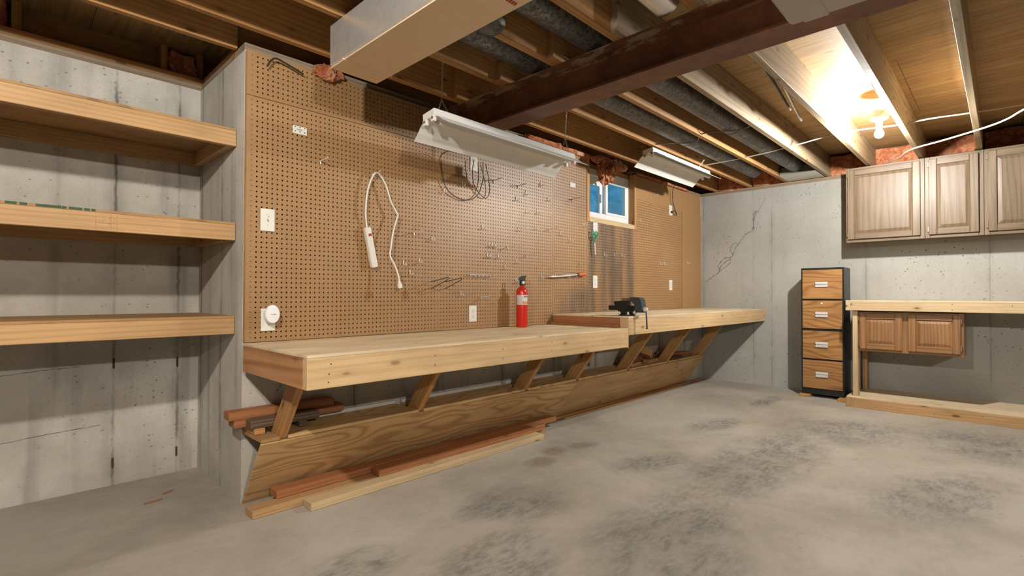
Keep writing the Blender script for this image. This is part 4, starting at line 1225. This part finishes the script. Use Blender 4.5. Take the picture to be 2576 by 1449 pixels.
def plate(x, z, label, kind='duplex', yf=YP):
    t = thing('wall_outlet', (x, yf, z), label, 'outlet', gpl)
    box('cover_plate', x - 0.035, x + 0.035, yf - 0.006, yf - 0.0003, z - 0.057, z + 0.057, 'plastic_white', t, 'z', 0.003)
    if kind == 'duplex':
        for dz in (-0.0195, 0.0195):
            rc = box('receptacle', x - 0.0155, x + 0.0155, yf - 0.0078, yf - 0.006, z + dz - 0.0135, z + dz + 0.0135, 'plastic_white', t, 'z', 0.0015)
            for dx, hh in ((-0.0062, 0.0042), (0.0062, 0.0036)):
                box('slot', x + dx - 0.0011, x + dx + 0.0011, yf - 0.0082, yf - 0.0079, z + dz - hh + 0.003, z + dz + hh + 0.003, 'slot', rc, 'z', 0)
            lathe('ground_hole', [(0, 0), (0.0026, 0), (0.0026, 0.0003), (0, 0.0003)], (x, yf - 0.0078, z + dz - 0.007), 'slot', rc, 10, FACE_Y)
        lathe('screw', [(0, 0), (0.003, 0), (0.002, 0.001), (0, 0.001)], (x, yf - 0.006, z), 'screw', t, 8, FACE_Y)
    elif kind == 'stained':
        for dx, dz, a in ((-0.004, 0.026, 0.003), (0.004, 0.018, 0.004), (0.0, 0.0, 0.006), (0.003, -0.006, 0.004), (0.0, -0.026, 0.003)):
            box('stain_mark', x + dx - a * 0.6, x + dx + a * 0.6, yf - 0.0064, yf - 0.006, z + dz - a, z + dz + a, 'label_grey', t, 'z', 0)
    return t


plate(0.103, 1.418, 'blank ivory wall plate high on the left of the pegboard', 'stained')
plate(0.109, 0.909, 'ivory outlet holding the round plug-in device above the bench')
plate(1.501, 0.905, 'ivory outlet low on the pegboard left of the fire extinguisher')
plate(1.507, 1.975, 'ivory outlet high on the pegboard behind the near shop light')
plate(3.000, 1.655, 'ivory outlet directly below the small window')
plate(2.998, 1.159, 'ivory outlet below the scissors near the bench')
plate(4.471, 1.150, 'ivory outlet low on the right-hand pegboard sheet')
plate(4.474, 1.996, 'ivory outlet right of the window with a black plug in it')
o = box('black_plug', 4.462, 4.486, YP - 0.034, YP - 0.0085, 1.964, 1.986, 'cord_black', None, 'y', 0.004)
tag(o, 'black plug in the outlet right of the small window', 'plug')
# oval plug-in device
dv = thing('plug_in_device', (0.115, -0.06, 0.935), 'white oval plug-in device with a blue light on the lower left outlet', 'device')
me = set_smooth(lathe_me([(0, 0), (0.030, 0), (0.036, 0.004), (0.0365, 0.016), (0.033, 0.022), (0.02, 0.0245), (0, 0.025)], 32))
me.transform(Matrix.Diagonal((1.0, 1.32, 1, 1)))
link('shell', me, Matrix.Translation((0.115, YP - 0.030, 0.938)) @ FACE_Y, dv, 'white_glossy')
box('plug_body', 0.100, 0.132, YP - 0.031, YP - 0.0085, 0.913, 0.945, 'white_glossy', dv, 'y', 0.003)
tube('status_light', [(0.107, YP - 0.0535, 0.975), (0.115, YP - 0.054, 0.978), (0.123, YP - 0.0535, 0.975)], 0.0016, 'led', dv, 6)
box('printed_line', 0.103, 0.121, YP - 0.0556, YP - 0.0548, 0.9365, 0.9395, 'label_grey', dv, 'x', 0)
box('printed_line', 0.122, 0.127, YP - 0.0556, YP - 0.0548, 0.9360, 0.9400, 'ink_red', dv, 'x', 0)
# white perforated clip plate and paper tag
cp = thing('clip_plate', (0.265, YP, 1.915), 'small white perforated clip plate on the upper left pegboard', 'clip')
box('plate', 0.227, 0.303, YP - 0.004, YP - 0.0003, 1.895, 1.937, 'plastic_white', cp, 'x', 0.002)
for x in (0.2395, 0.265, 0.2905):
    for z in (1.9075, 1.931):
        lathe('hole', [(0, 0), (0.0032, 0), (0.0032, 0.0003), (0, 0.0003)], (x, YP - 0.004, z), 'slot', cp, 10, FACE_Y)
box('printed_line', 0.248, 0.278, YP - 0.0044, YP - 0.004, 1.915, 1.922, 'label_grey', cp, 'x', 0)
cp = thing('clip_plate', (2.66, YP, 2.0), 'small white perforated clip plate left of the window', 'clip')
box('plate', 2.622, 2.698, YP - 0.004, YP - 0.0003, 1.978, 2.020, 'plastic_white', cp, 'x', 0.002)
for x in (2.634, 2.660, 2.686):
    for z in (1.990, 2.012):
        lathe('hole', [(0, 0), (0.0032, 0), (0.0032, 0.0003), (0, 0.0003)], (x, YP - 0.004, z), 'slot', cp, 10, FACE_Y)

# ------------------------------------------------------------------ power strip
ps = thing('power_strip', (0.68, -0.06, 1.2), 'white power strip hanging by its cord on the left of the pegboard', 'power strip')
pa, pb = Vector((0.655, YP - 0.022, 1.432)), Vector((0.706, YP - 0.022, 1.198))
strip = plank('strip_body', pa, pb, 0.040, 0.036, 'cord_white', ps, (0, -1, 0), 0.006)
axd = (pb - pa).normalized()
for k in range(6):
    c = pa + axd * (0.080 + 0.026 * k)
    plank('socket_slots', c + Vector((0, -0.0183, 0)), c + axd * 0.008 + Vector((0, -0.0183, 0)), 0.012, 0.0008, 'label', strip, (0, -1, 0), 0)
c = pa + axd * 0.045
sw = plank('switch_bezel', c - axd * 0.011 + Vector((0, -0.019, 0)), c + axd * 0.011 + Vector((0, -0.019, 0)), 0.026, 0.003, 'plastic_white', strip, (0, -1, 0), 0.001)
plank('rocker_switch', c - axd * 0.007 + Vector((0, -0.0215, 0)), c + axd * 0.007 + Vector((0, -0.0215, 0)), 0.019, 0.003, 'ink_red', strip, (0, -1, 0), 0.001)
tube('power_cord', [pa, pa + Vector((-0.004, 0, 0.03)), (0.642, -0.060, 1.52), (0.648, -0.062, 1.62), (0.668, -0.064, 1.70), (0.700, -0.066, 1.757), (0.735, -0.068, 1.745), (0.772, -0.07, 1.69), (0.805, -0.072, 1.60), (0.848, -0.076, 1.53), (0.845, -0.078, 1.51), (0.815, -0.082, 1.42), (0.795, -0.088, 1.32), (0.787, -0.094, 1.27), (0.81, -0.112, 1.21), (0.826, -0.125, 1.15), (0.826, -0.130, 1.12)], 0.0052, 'cord_white', ps, 10)
lathe('plug', [(0, 0), (0.007, 0), (0.009, 0.012), (0.015, 0.026), (0.015, 0.044), (0, 0.044)], (0.826, -0.130, 1.122), 'cord_white', ps, 12, Matrix.Rotation(PI, 4, 'X') @ Matrix.Rotation(0.2, 4, 'Y'))
for dx in (-0.006, 0.006):
    box('prong', 0.818 + dx - 0.001, 0.818 + dx + 0.001, -0.133, -0.127, 1.062, 1.080, 'brass', ps, 'z', 0)

# ------------------------------------------------------------------ pegboard hooks
def hook_me(kind, reach=0.032):
    if kind == 'L':
        pts = [(0, 0.012, 0.014), (0, 0.004, 0.0142), (0, -0.003, 0.013), (0, -0.004, 0.006), (0, -0.004, -0.010), (0, -0.006, -0.014), (0, -0.012, -0.0165), (0, -reach + 0.006, -0.0165), (0, -reach, -0.014), (0, -reach - 0.002, -0.004)]
    else:
        pts = [(0, 0.012, 0.003), (0, -0.003, 0.003), (0, -0.0045, -0.002), (0, -0.0045, -0.014), (0, -0.006, -0.012), (0, -0.0055, 0.002), (0, -0.008, 0.0035), (0, -0.05, 0.004), (0, -0.085, 0.006), (0, -0.095, 0.012)]
    me = tube_me(smooth_path(pts, 3), 0.0030, 6)
    me.materials.append(M['steel'])
    return me


hme = {'L': hook_me('L'), 'T': hook_me('T')}
gh = 'steel pegboard hooks'
HOOKS = [(1.24, 1.74, 'L', 'pegboard hook left of the brown cord loop'), (1.40, 1.81, 'L', 'pegboard hook inside the brown cord loop'), (1.70, 1.88, 'T', 'straight peg just right of the looped cords'), (1.96, 1.88, 'T', 'straight peg below the middle of the near shop light'),
         (2.23, 1.94, 'L', 'pegboard hook under the right end of the near shop light'), (2.05, 1.84, 'L', 'pegboard hook between the straight peg and the sheet seam, below the shop light'), (1.94, 1.78, 'L', 'pegboard hook under the straight peg beneath the shop light'), (2.32, 1.83, 'L', 'pegboard hook by the vertical seam under the shop light end'),
         (2.65, 1.87, 'T', 'straight peg under the white clip plate left of the window'), (2.06, 1.70, 'L', 'left of two adjoining hooks in the upper middle of the pegboard'), (2.19, 1.71, 'L', 'right of two adjoining hooks in the upper middle of the pegboard'), (1.59, 1.53, 'L', 'lone pegboard hook in the middle, below the cord loops'),
         (1.97, 1.55, 'L', 'left of two level hooks in the centre right of the large sheet'), (2.17, 1.58, 'L', 'right of two level hooks in the centre right of the large sheet'), (2.34, 1.58, 'T', 'straight peg at the vertical seam left of the window'), (2.48, 1.56, 'L', 'pegboard hook just right of the seam peg'),
         (2.62, 1.52, 'L', 'pegboard hook in the middle of the sheet left of the window'), (2.82, 1.67, 'L', 'pegboard hook beside the lower left window corner'), (1.14, 1.41, 'L', 'pegboard hook right of the lone straight peg beside the power cord'), (1.00, 1.43, 'T', 'straight peg right of the power strip cord'),
         (1.655, 1.41, 'L', 'left hook of the tight row of three'), (1.690, 1.41, 'L', 'middle hook of the tight row of three'), (1.725, 1.41, 'L', 'right hook of the tight row of three'), (1.85, 1.40, 'T', 'straight peg right of the tight row of three hooks'),
         (1.64, 1.33, 'L', 'left hook of the pair under the row of three'), (1.675, 1.33, 'L', 'right hook of the pair under the row of three'), (1.75, 1.33, 'L', 'single hook right of the pair under the row of three'), (2.06, 1.35, 'T', 'straight peg high above the fire extinguisher'),
         (1.95, 1.30, 'L', 'pegboard hook above the fire extinguisher'), (1.82, 1.25, 'L', 'pegboard hook up left of the fire extinguisher'), (0.92, 1.24, 'L', 'left of the hook trio right of the power strip plug'), (1.04, 1.26, 'L', 'right of the hook trio right of the power strip plug'),
         (0.97, 1.18, 'L', 'lowest of the hook trio right of the power strip plug'), (1.39, 1.05, 'L', 'pegboard hook above the low outlet'), (1.58, 1.02, 'T', 'straight peg up right of the low outlet'), (1.81, 1.10, 'L', 'pegboard hook in the shadow of the fire extinguisher'),
         (1.94, 1.15, 'L', 'pegboard hook beside the fire extinguisher valve'), (2.24, 1.19, 'L', 'pegboard hook right of the fire extinguisher'), (3.15, 1.42, 'L', 'first hook right of the scissors'), (3.31, 1.43, 'T', 'straight peg right of the scissors'),
         (3.45, 1.43, 'L', 'last hook of the row right of the scissors'), (2.77, 1.32, 'T', 'straight peg above the orange tool handle'), (3.81, 1.81, 'L', 'pegboard hook just right of the window'), (4.23, 1.39, 'L', 'left hook of the pair on the right pegboard sheet'),
         (4.32, 1.39, 'L', 'right hook of the pair on the right pegboard sheet'), (4.89, 1.43, 'L', 'hook on the smooth hardboard near the right wall'), (4.01, 2.09, 'T', 'straight peg under the far shop light'), (2.93, 1.585, 'L', 'pegboard hook the scissors hang from'),
         (0.38, 1.77, 'T', 'straight peg on the left, below the clip plate'), (0.70, 1.752, 'T', 'straight peg holding the power strip cord')]
for x, z, k, lab in HOOKS:
    o = link('pegboard_hook', hme[k], Matrix.Translation((x, YP - (0.005 if x > 4.754 else 0), z)))
    tag(o, lab, 'hook', gh)
# long wire hooks and the small tool rack
for i, (x, lab) in enumerate(((1.14, 'left one of two long wire loops on the pegboard'), (1.25, 'right one of two long wire loops on the pegboard'))):
    o = tube('wire_loop_hook', [(x, YP + 0.008, 1.128), (x, YP - 0.02, 1.128), (x + 0.004, YP - 0.13, 1.142), (x + 0.006, YP - 0.165, 1.150), (x + 0.004, YP - 0.170, 1.138), (x + 0.003, YP - 0.13, 1.122), (x + 0.004, YP - 0.01, 1.082), (x + 0.004, YP + 0.008, 1.080)], 0.0026, 'steel_dark', None, 6)
    tag(o, lab, 'hook', 'long wire loops')
tr = thing('tool_rack', (1.57, YP, 1.18), 'small wire screwdriver rack with a row of loops on the pegboard', 'rack')
tube('back_bar', [(1.450, YP - 0.003, 1.195), (1.452, YP - 0.004, 1.178), (1.690, YP - 0.004, 1.178), (1.692, YP - 0.003, 1.195)], 0.0024, 'steel', tr, 6, False)
tube('front_bar', [(1.452, YP - 0.030, 1.178), (1.690, YP - 0.030, 1.178)], 0.0022, 'steel', tr, 6, False)
for k in range(7):
    x = 1.455 + k * 0.0385
    tube('loop', [(x, YP - 0.004, 1.180), (x, YP - 0.032, 1.179), (x, YP - 0.034, 1.165)], 0.002, 'steel', tr, 6, False)
# scissors
sx_, sz_ = 2.944, 1.585
sc = thing('scissors', (sx_, -0.065, 1.40), 'green-handled scissors hanging below the window outlet', 'scissors')
for s in (-1, 1):
    pts = []
    for k in range(17):
        a = 2 * PI * k / 16
        pts.append((sx_ + s * 0.020 + 0.0155 * math.cos(a) * (1 + 0.15 * math.sin(a)), -0.066 - 0.002 * s, sz_ + 0.032 * math.sin(a)))
    h_ = tube('handle', pts, 0.0052, 'green', sc, 8, False)
    plank('shank', (sx_ + s * 0.014, -0.066 - 0.002 * s, sz_ - 0.028), (sx_ - s * 0.004, -0.066 - 0.002 * s, sz_ - 0.072), 0.012, 0.005, 'green', sc, (0, -1, 0))
    plank('blade', (sx_ - s * 0.003, -0.066 - 0.0015 * s, sz_ - 0.060), (sx_ + 0.010, -0.066 - 0.0015 * s, sz_ - 0.180), 0.012, 0.002, 'steel', sc, (0, -1, 0))
# long steel tool with an orange handle lying on hooks
tl = thing('long_chisel', (2.56, -0.06, 1.20), 'long steel tool with an orange handle lying across pegboard hooks', 'tool')
tube('shaft', [(2.300, -0.058, 1.188), (2.36, -0.058, 1.190), (2.44, -0.058, 1.193), (2.56, -0.058, 1.205), (2.71, -0.058, 1.216)], 0.006, 'steel', tl, 8, False, [0.0025, 0.008, 0.006, 0.010, 0.007])
tube('handle', [(2.705, -0.058, 1.216), (2.715, -0.058, 1.217), (2.80, -0.058, 1.224), (2.815, -0.058, 1.225)], 0.014, 'orange', tl, 10, False, [0.012, 0.016, 0.017, 0.015])
tube('collar', [(2.695, -0.058, 1.215), (2.706, -0.058, 1.216)], 0.0145, 'steel_dark', tl, 10, False)
for x, lab in ((2.42, 'hook under the blade of the orange-handled tool'), (2.58, 'hook under the middle of the orange-handled tool'), (2.68, 'hook next to the handle of the orange-handled tool')):
    o = link('pegboard_hook', hme['L'], Matrix.Translation((x, YP, 1.204)))
    tag(o, lab, 'hook', gh)

# ------------------------------------------------------------------ fire extinguisher
EXx, EXy = 1.905, -0.130
ex = thing('fire_extinguisher', (EXx, EXy, ZB1), 'red fire extinguisher with black valve standing on the lower bench', 'fire extinguisher')
er = 0.042
lathe('cylinder', [(0, 0), (er - 0.003, 0), (er, 0.003), (er, 0.262), (er - 0.003, 0.276), (er - 0.012, 0.291), (0.018, 0.300), (0.014, 0.303), (0.014, 0.316), (0, 0.316)], (EXx, EXy, ZB1 + 0.0005), 'red', ex, 36)
# label wrapped round the front
def wrap(name, a0, a1, z0, z1, r, mat, parent):
    bm = bmesh.new()
    n = 12
    A, B = [], []
    for k in range(n + 1):
        a = a0 + (a1 - a0) * k / n
        A.append(bm.verts.new((r * math.cos(a), r * math.sin(a), z0)))
        B.append(bm.verts.new((r * math.cos(a), r * math.sin(a), z1)))
    for k in range(n):
        bm.faces.new((A[k], A[k + 1], B[k + 1], B[k]))
    return link(name, bm_mesh(bm, name, True), Matrix.Translation((EXx, EXy, ZB1)), parent, mat)


va = math.atan2(CAM.y - EXy, CAM.x - EXx)
lbm = wrap('label', va - 1.05, va + 1.50, 0.168, 0.240, er + 0.0006, 'label', ex)
wrap('label_text', va - 0.95, va + 0.08, 0.172, 0.236, er + 0.0009, 'label_grey', lbm).data.materials[0] = plain('label_fine_print', (0.60, 0.57, 0.54), 0.5, 0, 0.25, 300)
wrap('label_title', va + 0.40, va + 1.3, 0.227, 0.234, er + 0.0009, 'ink', lbm)
wrap('label_text', va + 0.20, va + 1.3, 0.220, 0.224, er + 0.0009, 'label_orange', lbm)
wrap('label_text', va + 0.45, va + 1.0, 0.210, 0.213, er + 0.0009, 'label_grey', lbm)
wrap('label_block', va + 0.12, va + 1.4, 0.173, 0.194, er + 0.0009, 'label_orange', lbm)
lathe('valve', [(0, 0.312), (0.017, 0.312), (0.017, 0.345), (0.011, 0.352), (0, 0.352)], (EXx, EXy, ZB1), 'black', ex, 20)
fd = Vector((rt.x, rt.y, 0))
e0 = Vector((EXx, EXy, ZB1))
prism_pts = [(-0.028, 0.352), (-0.020, 0.372), (0.0, 0.384), (0.024, 0.385), (0.036, 0.388), (0.032, 0.378), (0.026, 0.360), (0.026, 0.318), (0.020, 0.300), (0.019, 0.336), (-0.010, 0.345)]
bm = bmesh.new()
sd = Vector((fd.y, -fd.x, 0))
A = [bm.verts.new(e0 + fd * u + Vector((0, 0, v)) - sd * 0.011) for u, v in prism_pts]
B = [bm.verts.new(e0 + fd * u + Vector((0, 0, v)) + sd * 0.011) for u, v in prism_pts]
for k in range(len(A)):
    bm.faces.new((A[k], A[(k + 1) % len(A)], B[(k + 1) % len(A)], B[k]))
bm.faces.new(A[::-1])
bm.faces.new(B)
bmesh.ops.recalc_face_normals(bm, faces=bm.faces)
link('lever', bm_mesh(bm, 'lever'), None, ex, 'black')
tube('nozzle', [e0 + fd * -0.012 + Vector((0, 0, 0.350)), e0 + fd * -0.040 + Vector((0, 0, 0.352))], 0.0065, 'steel', ex, 10, False)
gd = e0 + Vector((0, 0, 0.334)) - Vector((fwd.x, fwd.y, 0)).normalized() * 0.018 + fd * 0.012
lathe('gauge', [(0, 0), (0.011, 0), (0.012, 0.003), (0.010, 0.006), (0, 0.006)], gd, 'steel', ex, 16, Matrix.Rotation(YAW - PI / 2, 4, 'Z') @ FACE_Y)
pts = []
for k in range(17):
    a = 2 * PI * k / 16
    pts.append(e0 + fd * (0.046 + 0.013 * math.cos(a)) + Vector((0, 0, 0.334 + 0.014 * math.sin(a))))
tube('pull_ring', pts, 0.0022, 'pullring', ex, 6, False)

# ------------------------------------------------------------------ bench vise
VX = 2.525
vt = thing('bench_vise', (VX, -0.65, ZB2), 'black bench vise bolted near the edge of the raised bench', 'vise')
z0 = ZB2 + 0.0005
lathe('swivel_base', [(0, 0), (0.062, 0), (0.062, 0.010), (0.050, 0.016), (0.046, 0.028), (0, 0.028)], (VX, -0.655, z0), 'black_cast', vt, 24)
for dx, dy in ((-0.058, 0.030), (-0.058, -0.045), (0.058, -0.045)):
    bo = lathe('bolt', [(0, 0), (0.011, 0), (0.011, 0.006), (0.007, 0.006), (0.007, 0.020), (0, 0.021)], (VX + dx, -0.655 + dy, z0 + 0.010), 'steel', vt, 6)
prism('body', [(-0.560, z0 + 0.085), (-0.555, z0 + 0.108), (-0.625, z0 + 0.112), (-0.668, z0 + 0.112), (-0.672, z0 + 0.075), (-0.70, z0 + 0.060), (-0.70, z0 + 0.028), (-0.600, z0 + 0.028), (-0.585, z0 + 0.050)], 'x', VX - 0.030, VX + 0.030, 'black_cast', vt)
box('slide_bar', VX - 0.020, VX + 0.020, -0.785, -0.500, z0 + 0.040, z0 + 0.076, 'black_cast', vt, 'y', 0.004)
prism('moving_jaw', [(-0.700, z0 + 0.112), (-0.690, z0 + 0.140), (-0.770, z0 + 0.140), (-0.790, z0 + 0.122), (-0.798, z0 + 0.070), (-0.800, z0 + 0.026), (-0.745, z0 + 0.026), (-0.735, z0 + 0.085), (-0.715, z0 + 0.105)], 'x', VX - 0.032, VX + 0.032, 'vise_grey', vt)
prism('fixed_jaw', [(-0.625, z0 + 0.112), (-0.630, z0 + 0.135), (-0.678, z0 + 0.135), (-0.682, z0 + 0.112)], 'x', VX - 0.036, VX + 0.036, 'jaw_rust', vt)
box('jaw_plate', VX - 0.040, VX + 0.040, -0.700, -0.690, z0 + 0.112, z0 + 0.140, 'jaw_rust', vt, 'x', 0.001)
lathe('screw_head', [(0, 0), (0.016, 0), (0.018, 0.010), (0.014, 0.026), (0, 0.030)], (VX, -0.800, z0 + 0.050), 'steel', vt, 16, FACE_Y)
tube('handle', [(VX, -0.818, z0 + 0.058), (VX + 0.004, -0.822, z0 - 0.090)], 0.0055, 'steel_dark', vt, 10, False)
for zz in (0.060, -0.093):
    lathe('handle_knob', [(0, -0.006), (0.008, -0.004), (0.009, 0), (0.008, 0.004), (0, 0.006)], (VX + (0.004 if zz < 0 else 0), -0.822 if zz < 0 else -0.818, z0 + zz), 'steel_dark', vt, 12)

o = tube('cable_scrap', [(0.085, -0.060, 2.195), (0.100, -0.064, 2.225), (0.125, -0.066, 2.245), (0.175, -0.062, 2.238), (0.235, -0.060, 2.222), (0.27, -0.058, 2.212)], 0.0045, 'cord_black', None, 8, True)
tag(o, 'scrap of black cable lying at the top left corner of the pegboard', 'cable')

# small floor litter
gl_ = 'wood chips on the recess floor'
for i, (x, y, w, a, lab) in enumerate(((-0.22, 0.42, 0.05, 0.4, 'largest reddish wood chip on the floor below the shelves'), (-0.30, 0.33, 0.08, 0.2, 'thin splinter on the floor below the shelves'))):
    o = link('wood_chip', cube_me(w, 0.012, 0.005, 0.002), Matrix.Translation((x, y, 0.003)) @ Matrix.Rotation(a, 4, 'Z'), None, 'fir_red')
    tag(o, lab, 'wood chip', gl_)
